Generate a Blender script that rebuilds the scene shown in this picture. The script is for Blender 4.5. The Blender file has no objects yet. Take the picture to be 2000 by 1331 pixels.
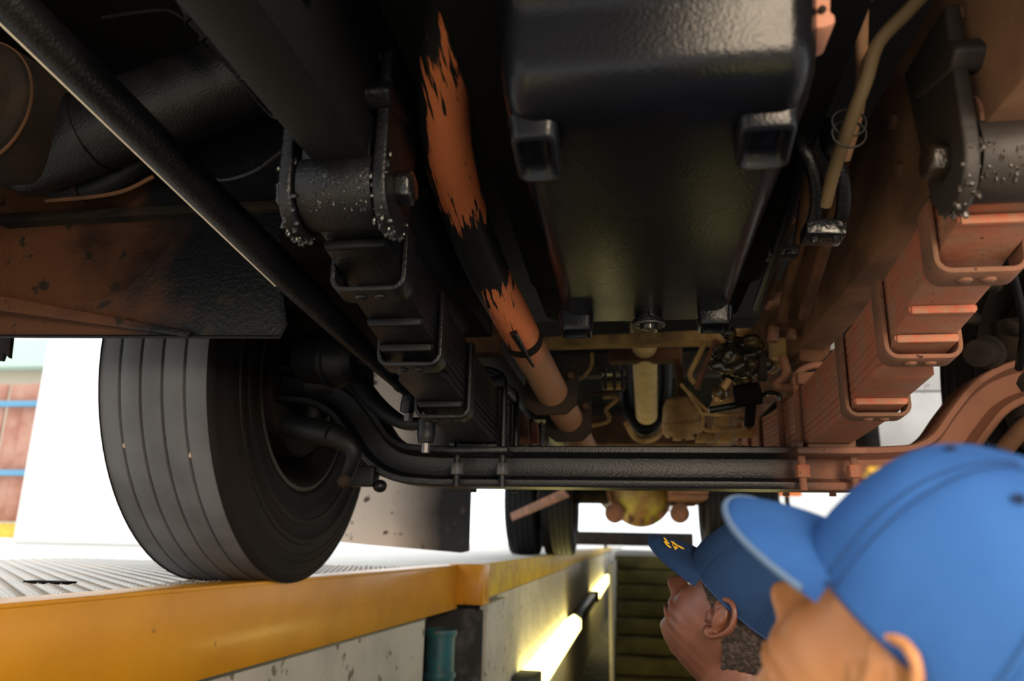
import bpy, bmesh, math, random
from math import sin, cos, pi, radians
from mathutils import Vector as V, Matrix
import numpy as np
random.seed(4)
scene = bpy.context.scene
COL = scene.collection

# ------------------------------------------------------------------ camera, world, exposure
FPX, YAW, PITCH, ROLL, CAMZ = 1500.0, radians(9.0), radians(14.6), radians(1.2), 0.122
Fv = V((-sin(YAW)*cos(PITCH), cos(YAW)*cos(PITCH), sin(PITCH)))
R0 = V((cos(YAW), sin(YAW), 0)); U0 = R0.cross(Fv)
Rv = R0*cos(ROLL) + U0*sin(ROLL); Uv = -R0*sin(ROLL) + U0*cos(ROLL)
CAM = V((0, 0, CAMZ))
cd = bpy.data.cameras.new('camera'); cam = bpy.data.objects.new('camera', cd); COL.objects.link(cam)
cam.matrix_world = Matrix((( Rv.x, Uv.x, -Fv.x, 0), (Rv.y, Uv.y, -Fv.y, 0), (Rv.z, Uv.z, -Fv.z, CAMZ), (0, 0, 0, 1)))
cd.sensor_width = 36; cd.lens = FPX/2000*36; cd.clip_start = 0.02
cd.dof.use_dof = True; cd.dof.focus_distance = 1.35; cd.dof.aperture_fstop = 3.5
scene.camera = cam
scene.view_settings.view_transform = 'Standard'; scene.view_settings.look = 'None'
scene.view_settings.exposure = 0.0; scene.view_settings.gamma = 1.0; scene.view_settings.use_curve_mapping = False
w = bpy.data.worlds.new('overcast_sky'); scene.world = w; w.use_nodes = True
wb = w.node_tree.nodes['Background']; wb.inputs[0].default_value = (0.95, 0.98, 1.0, 1); wb.inputs[1].default_value = 2.3

def area_light(name, loc, target, size, power, color, size_y=None):
    l = bpy.data.lights.new(name, 'AREA'); l.energy = power; l.color = color; l.size = size
    if size_y: l.shape = 'RECTANGLE'; l.size_y = size_y
    o = bpy.data.objects.new(name, l); COL.objects.link(o); o.location = loc
    o.rotation_euler = (V(target)-V(loc)).to_track_quat('-Z', 'Y').to_euler(); return o
# warm fill light added behind the photographer to brighten the red parts and pipe
area_light('warm_fill', (0.95, -1.35, 0.75), (0.05, 1.2, 0.45), 0.8, 78, (1.0, 0.80, 0.58))

def P(x, y, X=None, Y=None, Z=None):
    d = Fv + Rv*((x-1000)/FPX) - Uv*((y-665.5)/FPX)
    t = (X/d.x if X is not None else Y/d.y if Y is not None else (Z-CAMZ)/d.z)
    return CAM + d*t

# ------------------------------------------------------------------ materials
MATS = {}
def material(name, col, rough=0.6, metal=0.0, col2=None, nscale=6.0, lo=0.4, hi=0.6, bump=0.0, bscale=80.0,
             rough2=None, emit=None, estr=0.0, spots=None, spot_scale=40.0, spot_lo=0.63, axis=None, wave=None, coat=0.0, spec=0.5, detail=6.0,
             aniso=(1, 1, 1), sss=0.0, grad_jit=0.12):
    if name in MATS: return MATS[name]
    m = bpy.data.materials.new(name); m.use_nodes = True; nt = m.node_tree; N = nt.nodes; L = nt.links
    b = N['Principled BSDF']
    def rgb(c): return (c[0], c[1], c[2], 1)
    b.inputs['Roughness'].default_value = rough; b.inputs['Metallic'].default_value = metal
    b.inputs['Specular IOR Level'].default_value = spec
    if coat: b.inputs['Coat Weight'].default_value = coat; b.inputs['Coat Roughness'].default_value = 0.15
    if sss: b.inputs['Subsurface Weight'].default_value = sss; b.inputs['Subsurface Radius'].default_value = (0.01, 0.004, 0.002)
    geo = N.new('ShaderNodeNewGeometry')
    vm = N.new('ShaderNodeVectorMath'); vm.operation = 'MULTIPLY'; L.new(geo.outputs['Position'], vm.inputs[0]); vm.inputs[1].default_value = aniso
    def noise(sc, det=detail):
        n = N.new('ShaderNodeTexNoise'); n.inputs['Scale'].default_value = sc; n.inputs['Detail'].default_value = det
        L.new(vm.outputs[0], n.inputs['Vector']); return n
    src = None
    if col2 is not None:
        n = noise(nscale); r = N.new('ShaderNodeMapRange'); r.inputs[1].default_value = lo; r.inputs[2].default_value = hi
        L.new(n.outputs['Fac'], r.inputs[0]); fac = r.outputs[0]
        if axis is not None:      # paint overspray edge: (vector, start, end) measured along a direction
            d = N.new('ShaderNodeVectorMath'); d.operation = 'DOT_PRODUCT'; L.new(geo.outputs['Position'], d.inputs[0]); d.inputs[1].default_value = axis[0]
            a = N.new('ShaderNodeMath'); a.operation = 'MULTIPLY_ADD'; L.new(n.outputs['Fac'], a.inputs[0]); a.inputs[1].default_value = grad_jit*2; L.new(d.outputs['Value'], a.inputs[2])
            r.inputs[1].default_value = axis[1]+grad_jit; r.inputs[2].default_value = axis[2]+grad_jit
            L.new(a.outputs[0], r.inputs[0])
        mx = N.new('ShaderNodeMix'); mx.data_type = 'RGBA'; L.new(fac, mx.inputs['Factor'])
        mx.inputs['A'].default_value = rgb(col); mx.inputs['B'].default_value = rgb(col2); src = mx.outputs['Result']
        if rough2 is not None:
            mr = N.new('ShaderNodeMix'); mr.data_type = 'FLOAT'; L.new(fac, mr.inputs[0]); mr.inputs[2].default_value = rough; mr.inputs[3].default_value = rough2
            L.new(mr.outputs[0], b.inputs['Roughness'])
    if spots is not None:
        n = noise(spot_scale, 3); r = N.new('ShaderNodeMapRange'); r.inputs[1].default_value = spot_lo; r.inputs[2].default_value = spot_lo+0.05
        L.new(n.outputs['Fac'], r.inputs[0]); mx = N.new('ShaderNodeMix'); mx.data_type = 'RGBA'; L.new(r.outputs[0], mx.inputs['Factor'])
        if src: L.new(src, mx.inputs['A'])
        else: mx.inputs['A'].default_value = rgb(col)
        mx.inputs['B'].default_value = rgb(spots); src = mx.outputs['Result']
    if src: L.new(src, b.inputs['Base Color'])
    else: b.inputs['Base Color'].default_value = rgb(col)
    if bump:
        n = noise(bscale, 4); bp = N.new('ShaderNodeBump'); bp.inputs['Strength'].default_value = bump; bp.inputs['Distance'].default_value = 0.004
        L.new(n.outputs['Fac'], bp.inputs['Height']); L.new(bp.outputs[0], b.inputs['Normal'])
    if emit: b.inputs['Emission Color'].default_value = rgb(emit); b.inputs['Emission Strength'].default_value = estr
    MATS[name] = m; return m

BLACK = material('black_underseal', (0.004, 0.0045, 0.0055), 0.33, bump=0.35, bscale=220, col2=(0.007, 0.007, 0.009), nscale=14, rough2=0.42, spec=.3)
PANBLK = material('wet_black_pan', (0.004, 0.0045, 0.006), 0.20, bump=0.14, bscale=260, col2=(0.006, 0.0065, 0.010), nscale=5, lo=.25, hi=.75, detail=2.0, rough2=0.30, coat=0.0, spec=.20)
WETBLK = material('wet_thick_underseal', (0.008, 0.009, 0.010), 0.14, bump=0.9, bscale=90, coat=0.35, spec=.4)
MATBLK = material('matt_black', (0.0045, 0.005, 0.006), 0.5, bump=0.15, bscale=160, spec=.22)
DARK = material('dark_grime', (0.010, 0.008, 0.007), 0.8, spec=.2, col2=(0.022, 0.014, 0.009), nscale=12, bump=0.3, bscale=60)
VOID = material('plain_near_black', (0.004, 0.004, 0.004), 0.9, spec=.1)  # plain near-black for underbody parts and small holes
RED = material('red_dusty_steel', (0.42, 0.135, 0.075), 0.85, col2=(0.36, 0.17, 0.10), nscale=22, bump=0.25, bscale=120, spots=(0.10, 0.04, 0.025), spot_scale=110, spot_lo=.68)
REDEDGE = material('red_primer_lip', (0.50, 0.13, 0.07), 0.8, col2=(0.42, 0.19, 0.11), nscale=60, bump=0.2, bscale=140)
DUST = material('brown_dust', (0.12, 0.058, 0.030), 0.9, spec=.2, col2=(0.06, 0.032, 0.018), nscale=8, bump=0.3, bscale=70)
DUSTRED = material('red_brown_dust', (0.27, 0.11, 0.065), 0.9, col2=(0.17, 0.085, 0.05), nscale=10, bump=0.25, bscale=90, spots=(0.05, 0.02, 0.015), spot_scale=100, spot_lo=.67)
YLITDUST = material('lamp_yellow_dust', (0.60, 0.38, 0.14), 0.85, col2=(0.34, 0.20, 0.08), nscale=14, bump=0.3, bscale=90)  # dust tone with the yellow tube-lamp light mixed into its colour
YSHAFT = material('lamp_yellow_shaft', (0.80, 0.60, 0.25), 0.7, col2=(0.70, 0.50, 0.20), nscale=20)  # yellow of the tube lamps painted into the shaft colour
RUSTPLATE = material('rusty_guard_plate', (0.085, 0.034, 0.015), 0.75, col2=(0.007, 0.008, 0.010), nscale=7, axis=((1.0, 0, 0.15), -1.02, -0.80), grad_jit=0.30, bump=0.6, bscale=130, rough2=0.35, spec=.22, spots=(0.02, 0.014, 0.01), spot_scale=26)
AXLE = material('axle_half_sprayed', (0.007, 0.0075, 0.010), 0.40, col2=(0.27, 0.12, 0.075), axis=((1, 0, 0), 0.33, 0.46), grad_jit=0.05, nscale=12, rough2=0.9, bump=0.3, bscale=200, spots=(0.03, 0.015, 0.012), spot_scale=95, spot_lo=.68)
FLAP = material('dusty_flap_sprayed', (0.80, 0.66, 0.53), 0.8, col2=(0.014, 0.015, 0.018), axis=((1, 0, 0), -0.93, -0.72), grad_jit=0.04, nscale=7, rough2=0.5, bump=0.2, bscale=60, spots=(0.12, 0.08, 0.06), spot_scale=18)
TREAD = material('worn_grey_tread', (0.115, 0.118, 0.125), 0.75, col2=(0.085, 0.086, 0.092), nscale=9, bump=0.2, bscale=220, aniso=(1, 1, 0.5))
SIDEW = material('black_sidewall', (0.009, 0.008, 0.008), 0.65, spec=.2, col2=(0.014, 0.010, 0.009), nscale=6, bump=0.1, bscale=100)
GROOVE = material('groove_rubber', (0.012, 0.012, 0.013), 0.9)
YELLOW = material('yellow_channel_paint', (0.72, 0.31, 0.008), 0.38, col2=(0.60, 0.25, 0.008), nscale=5, lo=0.35, hi=0.65, bump=0.12, bscale=60, spots=(0.25, 0.08, 0.01), spot_scale=22, spot_lo=.70, coat=0.15)
YELLOW2 = material('yellow_faded_paint', (0.62, 0.42, 0.03), 0.5, col2=(0.50, 0.30, 0.03), nscale=6, bump=0.12, bscale=50, spots=(0.15, 0.09, 0.02), spot_scale=14)
PLASTER = material('chipped_white_wall', (0.56, 0.52, 0.43), 0.8, col2=(0.46, 0.43, 0.36), nscale=5, bump=0.25, bscale=40, spots=(0.2, 0.17, 0.12), spot_scale=16)
STAIN = material('stained_dark_concrete', (0.035, 0.033, 0.032), 0.85, col2=(0.16, 0.15, 0.14), nscale=7, lo=0.5, hi=0.72, bump=0.4, bscale=50)
CONC = material('pale_concrete', (0.62, 0.60, 0.56), 0.8, col2=(0.55, 0.53, 0.5), nscale=3, bump=0.1, bscale=30)
PLATE = material('steel_chequer_plate', (0.42, 0.41, 0.39), 0.45, col2=(0.50, 0.45, 0.39), nscale=4, metal=0.3, bump=0.1, bscale=60)
TEAL = material('teal_pipe_paint', (0.02, 0.13, 0.15), 0.45, col2=(0.03, 0.09, 0.10), nscale=12, bump=0.2, bscale=50, spots=(0.18, 0.10, 0.05), spot_scale=30)
BOARD = material('olive_grimy_board', (0.16, 0.14, 0.035), 0.8, col2=(0.08, 0.07, 0.02), nscale=2.5, bump=0.2, bscale=20)
WHITEW = material('white_render', (0.85, 0.84, 0.80), 0.8)
SHEET = material('dusty_white_sheet', (0.50, 0.47, 0.43), 0.8, col2=(0.42, 0.39, 0.36), nscale=3, spots=(0.15, 0.12, 0.10), spot_scale=9)
BRICKRED = material('faded_red_sheeting', (0.36, 0.15, 0.10), 0.8, col2=(0.45, 0.24, 0.17), nscale=3)
BLUERAIL = material('blue_rail', (0.10, 0.28, 0.42), 0.6)
ROOFGR = material('green_grey_roof', (0.35, 0.45, 0.38), 0.7)
SKIN1 = material('brown_skin', (0.18, 0.062, 0.032), 0.40, col2=(0.13, 0.042, 0.022), nscale=18, bump=0.12, bscale=500, sss=0.08)
SKIN2 = material('tan_skin', (0.52, 0.22, 0.075), 0.45, col2=(0.46, 0.18, 0.06), nscale=14, bump=0.08, bscale=400, sss=0.08)
LIPS = material('lip_skin', (0.20, 0.07, 0.05), 0.4)
HAIR = material('short_greying_hair', (0.020, 0.013, 0.010), 0.8, col2=(0.10, 0.065, 0.05), nscale=160, lo=0.45, hi=0.7, bump=0.8, bscale=450)
NAVY = material('navy_cap_cloth', (0.007, 0.025, 0.070), 0.85, col2=(0.010, 0.034, 0.095), nscale=9, bump=0.25, bscale=900, spec=0.25)
BLUE = material('faded_blue_cap_cloth', (0.022, 0.085, 0.27), 0.85, col2=(0.032, 0.115, 0.34), nscale=8, bump=0.2, bscale=800, spec=0.25)
SEAM = material('cap_seam_dark', (0.012, 0.035, 0.11), 0.9)
EDGE = material('cap_edge_piping', (0.10, 0.16, 0.26), 0.8)
GOLD = material('gold_thread', (0.75, 0.45, 0.04), 0.4)
ROYAL = material('royal_blue_overall', (0.008, 0.035, 0.36), 0.8, bump=0.2, bscale=300)
COLLAR = material('grey_blue_shirt', (0.035, 0.075, 0.14), 0.85, bump=0.2, bscale=500)
EYEW = material('eye_white', (0.6, 0.55, 0.5), 0.2)
EYED = material('dark_iris', (0.03, 0.015, 0.01), 0.15)
BOOT = material('black_boot', (0.02, 0.018, 0.016), 0.5)
LAMPDARK = material('lamp_end_box', (0.03, 0.045, 0.03), 0.5)
LAMPGLOW = material('glowing_diffuser', (0.9, 0.85, 0.5), 0.3, emit=(1.0, 0.84, 0.30), estr=6.0)
STEELB = material('dull_bolt_steel', (0.09, 0.085, 0.085), 0.4, metal=0.5, bump=0.1, bscale=200)
ORBLUR = material('orange_sign_paint', (0.8, 0.2, 0.03), 0.6)
STONE = material('pale_pebble', (0.55, 0.4, 0.28), 0.8)

def pipe_material():      # rust orange primer under long runs of black paint
    m = bpy.data.materials.new('orange_pipe_black_runs'); m.use_nodes = True; nt = m.node_tree; N = nt.nodes; L = nt.links
    b = N['Principled BSDF']; geo = N.new('ShaderNodeNewGeometry')
    mp = N.new('ShaderNodeVectorMath'); mp.operation = 'MULTIPLY'; mp.inputs[1].default_value = (170, 16, 11); L.new(geo.outputs['Position'], mp.inputs[0])
    n = N.new('ShaderNodeTexNoise'); n.inputs['Scale'].default_value = 1.0; n.inputs['Detail'].default_value = 4; L.new(mp.outputs[0], n.inputs['Vector'])
    n2 = N.new('ShaderNodeTexNoise'); n2.inputs['Scale'].default_value = 9.0; n2.inputs['Detail'].default_value = 5; L.new(geo.outputs['Position'], n2.inputs['Vector'])
    sp = N.new('ShaderNodeSeparateXYZ'); L.new(geo.outputs['Position'], sp.inputs[0])
    # sprayed stretches along the pipe, measured by depth under the truck
    cr = N.new('ShaderNodeValToRGB'); e = cr.color_ramp.elements
    mr = N.new('ShaderNodeMapRange'); mr.inputs[1].default_value = 0.5; mr.inputs[2].default_value = 2.2; L.new(sp.outputs['Y'], mr.inputs[0]); L.new(mr.outputs[0], cr.inputs[0])
    e[0].position = 0.0; e[0].color = (0.52,)*3+(1,); e[1].position = 1.0; e[1].color = (0.0,)*3+(1,)
    for p, v in ((0.135, 0.52), (0.185, 0.49), (0.22, 0.45), (0.25, 0.42), (0.285, 0.38), (0.325, 0.38), (0.350, 0.50), (0.375, 0.66), (0.40, 1.0), (0.445, 0.9), (0.468, 0.56), (0.495, 0.40), (0.6, 0.33)):
        q = e.new(p); q.color = (v, v, v, 1)
    # side shading put into the colour: left-facing pipe takes extra black paint
    side = N.new('ShaderNodeSeparateXYZ'); L.new(geo.outputs['Normal'], side.inputs[0])
    s1 = N.new('ShaderNodeMapRange'); s1.inputs[1].default_value = -0.2; s1.inputs[2].default_value = -0.95; s1.inputs[3].default_value = 0; s1.inputs[4].default_value = 0.30; L.new(side.outputs['X'], s1.inputs[0])
    s2 = N.new('ShaderNodeMath'); s2.operation = 'ADD'; L.new(cr.outputs[0], s2.inputs[0]); L.new(s1.outputs[0], s2.inputs[1])
    a = N.new('ShaderNodeMath'); a.operation = 'ADD'; L.new(n.outputs['Fac'], a.inputs[0]); L.new(s2.outputs[0], a.inputs[1])
    r = N.new('ShaderNodeMapRange'); r.inputs[1].default_value = 1.02; r.inputs[2].default_value = 1.07; L.new(a.outputs[0], r.inputs[0])
    om = N.new('ShaderNodeMix'); om.data_type = 'RGBA'; L.new(n2.outputs['Fac'], om.inputs['Factor']); om.inputs['A'].default_value = (0.85, 0.23, 0.075, 1); om.inputs['B'].default_value = (0.68, 0.19, 0.075, 1)
    # far stretch turns to brown dust
    dr = N.new('ShaderNodeMapRange'); dr.inputs[1].default_value = 1.45; dr.inputs[2].default_value = 1.6; L.new(sp.outputs['Y'], dr.inputs[0])
    dm = N.new('ShaderNodeMix'); dm.data_type = 'RGBA'; L.new(dr.outputs[0], dm.inputs['Factor']); L.new(om.outputs['Result'], dm.inputs['A']); dm.inputs['B'].default_value = (0.30, 0.15, 0.075, 1)
    mx = N.new('ShaderNodeMix'); mx.data_type = 'RGBA'; L.new(r.outputs[0], mx.inputs['Factor']); L.new(dm.outputs['Result'], mx.inputs['A']); mx.inputs['B'].default_value = (0.017, 0.017, 0.017, 1)
    L.new(mx.outputs['Result'], b.inputs['Base Color'])
    rr = N.new('ShaderNodeMapRange'); rr.inputs[3].default_value = 0.65; rr.inputs[4].default_value = 0.4; L.new(r.outputs[0], rr.inputs[0]); L.new(rr.outputs[0], b.inputs['Roughness'])
    bp = N.new('ShaderNodeBump'); bp.inputs['Strength'].default_value = 0.3; bp.inputs['Distance'].default_value = 0.002; L.new(r.outputs[0], bp.inputs['Height']); L.new(bp.outputs[0], b.inputs['Normal'])
    return m
PIPEM = pipe_material()

# ------------------------------------------------------------------ mesh building
class G:
    def __init__(s): s.v = []; s.f = []
    def add(s, vs, fs):
        o = len(s.v); s.v += [tuple(p) for p in vs]; s.f += [tuple(i+o for i in f) for f in fs]; return s
    def hexa(s, p):      # 8 corners: bottom 4, top 4
        return s.add(p, [(0, 3, 2, 1), (4, 5, 6, 7), (0, 1, 5, 4), (1, 2, 6, 5), (2, 3, 7, 6), (3, 0, 4, 7)])
    def box(s, a, b):
        (x0, y0, z0), (x1, y1, z1) = a, b
        return s.hexa([(x0, y0, z0), (x1, y0, z0), (x1, y1, z0), (x0, y1, z0), (x0, y0, z1), (x1, y0, z1), (x1, y1, z1), (x0, y1, z1)])
    def obox(s, c, sx, sy, sz, M):
        c = V(c); return s.hexa([c + M @ V((sx*i/2, sy*j/2, sz*k/2)) for k in (-1, 1) for i, j in ((-1, -1), (1, -1), (1, 1), (-1, 1))])
    def tube(s, path, r, n=12, cap=True, closed=False):
        path = [V(p) for p in path]; m = len(path); rs = r if isinstance(r, (list, tuple)) else [r]*m
        T = []
        for i in range(m):
            a = path[(i-1) % m] if (closed or i > 0) else path[i]; b = path[(i+1) % m] if (closed or i < m-1) else path[i]
            T.append((b-a).normalized())
        n0 = T[0].orthogonal().normalized(); vs = []
        for i in range(m):
            if i: n0 = (n0 - T[i]*n0.dot(T[i])).normalized()
            bt = T[i].cross(n0)
            for k in range(n):
                t = 2*pi*k/n; vs.append(path[i] + (n0*cos(t)+bt*sin(t))*rs[i])
        fs = [(i*n+k, i*n+(k+1) % n, ((i+1) % m)*n+(k+1) % n, ((i+1) % m)*n+k) for i in range(m if closed else m-1) for k in range(n)]
        if cap and not closed: fs += [tuple(range(n))[::-1], tuple(range((m-1)*n, m*n))]
        return s.add(vs, fs)
    def lathe(s, prof, org, axis, n=48, closed=False):   # prof: (radius, height along axis)
        org = V(org); ax = V(axis).normalized(); u = ax.orthogonal().normalized(); w_ = ax.cross(u); vs = []
        for r, h in prof:
            for k in range(n):
                t = 2*pi*k/n; vs.append(org + ax*h + (u*cos(t)+w_*sin(t))*max(r, 1e-4))
        m = len(prof); fs = [(i*n+k, i*n+(k+1) % n, ((i+1) % m)*n+(k+1) % n, ((i+1) % m)*n+k) for i in range(m if closed else m-1) for k in range(n)]
        if not closed:
            fs += [tuple(range(n))[::-1], tuple(range((m-1)*n, m*n))]
        return s.add(vs, fs)
    def prism(s, poly, vec):
        poly = [V(p) for p in poly]; n = len(poly); vec = V(vec)
        return s.add(poly+[p+vec for p in poly], [tuple(range(n))[::-1], tuple(range(n, 2*n))] + [(i, (i+1) % n, n+(i+1) % n, n+i) for i in range(n)])
    def strip(s, rows, wrap=False, caps=True):    # loft of equal closed loops
        n = len(rows[0]); m = len(rows); vs = [p for r in rows for p in r]
        fs = [(i*n+k, i*n+(k+1) % n, (i+1) % m*n+(k+1) % n, (i+1) % m*n+k) for i in range(m-1) for k in range(n)]
        if caps: fs += [tuple(range(n))[::-1], tuple(range((m-1)*n, m*n))]
        return s.add(vs, fs)
    def ball(s, c, r, nu=16, nv=10, M=None):
        c = V(c); r = V(r) if isinstance(r, (tuple, list, V)) else V((r, r, r)); vs = []; M = M or Matrix.Identity(3)
        for j in range(1, nv):
            a = pi*j/nv
            for i in range(nu):
                t = 2*pi*i/nu; vs.append(c + M @ V((r.x*sin(a)*cos(t), r.y*sin(a)*sin(t), r.z*cos(a))))
        fs = [(j*nu+i, (j+1)*nu+i, (j+1)*nu+(i+1) % nu, j*nu+(i+1) % nu) for j in range(nv-2) for i in range(nu)]
        vs.append(c+M @ V((0, 0, r.z))); vs.append(c-M @ V((0, 0, r.z))); t, b = len(vs)-2, len(vs)-1
        fs += [(t, i, (i+1) % nu) for i in range(nu)] + [(b, (nv-2)*nu+(i+1) % nu, (nv-2)*nu+i) for i in range(nu)]
        return s.add(vs, fs)
    def build(s, name, mat, parent=None, bevel=0, seg=2, smooth=True, angle=35, voxel=None, smoothit=0):
        bm = bmesh.new(); vs = [bm.verts.new(p) for p in s.v]
        for f in s.f:
            try: bm.faces.new([vs[i] for i in f])
            except ValueError: pass
        bmesh.ops.recalc_face_normals(bm, faces=bm.faces)
        if bevel:
            es = [e for e in bm.edges if len(e.link_faces) == 2 and e.calc_face_angle(0) > radians(28)]
            try: bmesh.ops.bevel(bm, geom=es, offset=bevel, segments=seg, profile=0.5, affect='EDGES', clamp_overlap=True)
            except Exception: pass
        off = V(parent_world(parent)) if parent else V((0, 0, 0))
        if parent: bmesh.ops.translate(bm, verts=bm.verts, vec=-off)
        me = bpy.data.meshes.new(name); bm.to_mesh(me); bm.free()
        if smooth:
            me.polygons.foreach_set('use_smooth', [True]*len(me.polygons)); me.set_sharp_from_angle(angle=radians(angle))
        me.materials.append(mat)
        o = bpy.data.objects.new(name, me); COL.objects.link(o)
        if parent: o.parent = parent
        if voxel:
            md = o.modifiers.new('fuse', 'REMESH'); md.mode = 'VOXEL'; md.voxel_size = voxel; md.use_smooth_shade = True
            if smoothit:
                sm = o.modifiers.new('soften', 'SMOOTH'); sm.factor = 0.5; sm.iterations = smoothit
        return o
def parent_world(o):
    p = V((0, 0, 0))
    while o is not None: p += o.location; o = o.parent
    return p
def tag(o, label, cat, group=None, kind=None):
    if label: o['label'] = label
    if cat: o['category'] = cat
    if group: o['group'] = group
    if kind: o['kind'] = kind
    return o
def thing(name, label, cat, loc, group=None):
    o = bpy.data.objects.new(name, None); COL.objects.link(o); o.location = loc; o.empty_display_size = 0.05
    return tag(o, label, cat, group)
def struct(o): o['kind'] = 'structure'; return o
def sroot(name, loc=(0, 0, 0)):
    o = bpy.data.objects.new(name, None); COL.objects.link(o); o.location = loc; o['kind'] = 'structure'; return o
def curve(pts, n=8):     # catmull rom through points
    pts = [V(p) for p in pts]; q = [pts[0]*2-pts[1]]+pts+[pts[-1]*2-pts[-2]]; out = []
    for i in range(1, len(q)-2):
        for k in range(n):
            t = k/n; a, b, c, d = q[i-1], q[i], q[i+1], q[i+2]
            out.append(0.5*((2*b)+(c-a)*t+(2*a-5*b+4*c-d)*t*t+(3*b-a-3*c+d)*t**3))
    out.append(pts[-1]); return out
def lerps(rs, n):
    out = []
    for a, b in zip(rs, rs[1:]): out += [a+(b-a)*k/n for k in range(n)]
    return out+[rs[-1]]

CX = 0.037          # truck centre line
AY = 1.95           # front axle
# ================================================================== THE SETTING
# raised floor on the left, with the pit cut beside it
EN0, EN1 = V((-1.075, 0.2, 0)), V((-0.800, 3.62, 0))       # near pit edge, a little out of square
def pit_edge(Y): return EN0.x + (EN1.x-EN0.x)*(Y-EN0.y)/(EN1.y-EN0.y)
struct(G().hexa([(-9, -1.9, -.18), (pit_edge(-1.9)-.02, -1.9, -.18), (pit_edge(3.62)-.02, 3.62, -.18), (-9, 3.62, -.18),
                 (-9, -1.9, -.004), (pit_edge(-1.9)-.02, -1.9, -.004), (pit_edge(3.62)-.02, 3.62, -.004), (-9, 3.62, -.004)])
       .box((-9, 3.62, -.155), (-0.73, 30, -.004)).build('floor', CONC, smooth=False))
struct(G().box((0.92, -1.9, -.3), (9, 30, -.004)).build('floor_right', CONC, smooth=False))
struct(G().box((-1.6, -3, -1.72), (1.2, 26, -1.62)).build('floor_pit', STAIN, smooth=False))
struct(G().box((0.92, -3, -1.62), (1.1, 26, -.3)).build('wall_right', STAIN, smooth=False))
# near wall, alcove, far wall
g = G(); y0, y1 = -1.0, 3.22
g.hexa([(pit_edge(y0)-.3, y0, -1.62), (pit_edge(y0)-.010, y0, -1.62), (pit_edge(y1)-.010, y1, -1.62), (pit_edge(y1)-.3, y1, -1.62),
        (pit_edge(y0)-.3, y0, -.19), (pit_edge(y0)-.010, y0, -.19), (pit_edge(y1)-.010, y1, -.19), (pit_edge(y1)-.3, y1, -.19)])
struct(g.build('wall_left', PLASTER, bevel=.006))
struct(G().box((-1.3, 3.22, -1.62), (-1.12, 3.72, -.19)).build('wall_alcove', STAIN, smooth=False))
struct(G().box((-1.12, 3.70, -1.62), (-0.692, 4.25, -.19)).build('wall_pier', STAIN, bevel=.01))
struct(G().box((-0.712, 3.705, -1.62), (-0.676, 4.25, -.17)).build('trim_3', PLASTER, bevel=.004))
struct(G().box((-1.12, 4.25, -1.62), (-0.722, 24, -.16)).build('wall_left_far', PLASTER, smooth=False))
# yellow steel channels along the edge
beam = sroot('trim_1', (EN1.x, 0, 0))
g = G(); a, b = -1.0, 3.62
def ring(Y, z0, z1, t): return [(pit_edge(Y)-t, Y, z0), (pit_edge(Y), Y, z0), (pit_edge(Y), Y, z1), (pit_edge(Y)-t, Y, z1)]
g.strip([ring(-1, -.2, .004, .03), ring(1.2, -.195, .004, .03), ring(3.62, -.185, .004, .03)])
g.build('web', YELLOW, beam, bevel=.004)
g = G(); g.strip([ring(-1, -.003, .008, .09), ring(3.62, -.003, .008, .09)]); g.build('top_flange', YELLOW, beam, bevel=.002)
g = G(); g.strip([ring(-1, -.204, -.198, .012), ring(3.2, -.194, -.187, .012)]); g.build('lower_lip', STEELB, beam)
post = sroot('trim_2', (-.73, 3.66, 0))
g = G(); r = .022; pts = []
for cx, cy, a0 in ((-.698, 3.622, -90), (-.698, 3.735, 0)):
    pts += [(cx+r*cos(radians(a0+t*15)), cy+r*sin(radians(a0+t*15)), -.165) for t in range(7)]
pts += [(-.82, 3.757, -.165), (-.82, 3.60, -.165)]
g.prism(pts, (0, 0, .177)); g.build('corner_cap', YELLOW, post, bevel=.003, angle=40)
G().box((-.84, 3.60, .006), (-.70, 3.76, .012)).build('cap_plate', YELLOW, post, bevel=.002)
beam2 = sroot('trim_4', (-.7, 4, 0))
G().strip([[(x-.04, Y, z0), (x, Y, z0), (x, Y, .006), (x-.04, Y, .006)] for Y, x, z0 in ((3.76, -.712, -.155), (12, -.70, -.13), (24, -.68, -.11))]).build('web', YELLOW2, beam2, bevel=.003)
# timber steps climbing out of the far end of the pit
steps = sroot('floor_steps', (.3, 10, -1.62))
for k in range(9):
    y = 8.5+k*.27; z = -1.62+.175*k
    G().box((-.225, y, z+.012), (.92, y+.40, z+.175)).build('step', BOARD, steps, bevel=.012)
G().box((-.262, 8.44, -1.62), (-.225, 11.2, -.10)).build('stringer', PLASTER, steps, bevel=.006)
G().box((-.26, 10.9, -1.62), (.92, 11.2, -.05)).build('landing', BOARD, steps, bevel=.01)
G().box((-1.2, 24.0, -1.62), (.95, 24.2, -.02)).build('end_wall', CONC, steps, smooth=False)
struct(G().box((-.26, 11.2, -.12), (.95, 24, -.004)).build('floor_landing', CONC, smooth=False))
struct(G().box((-3, 24.2, -.3), (3, 32, -.002)).build('floor_rear', CONC, smooth=False))
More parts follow.
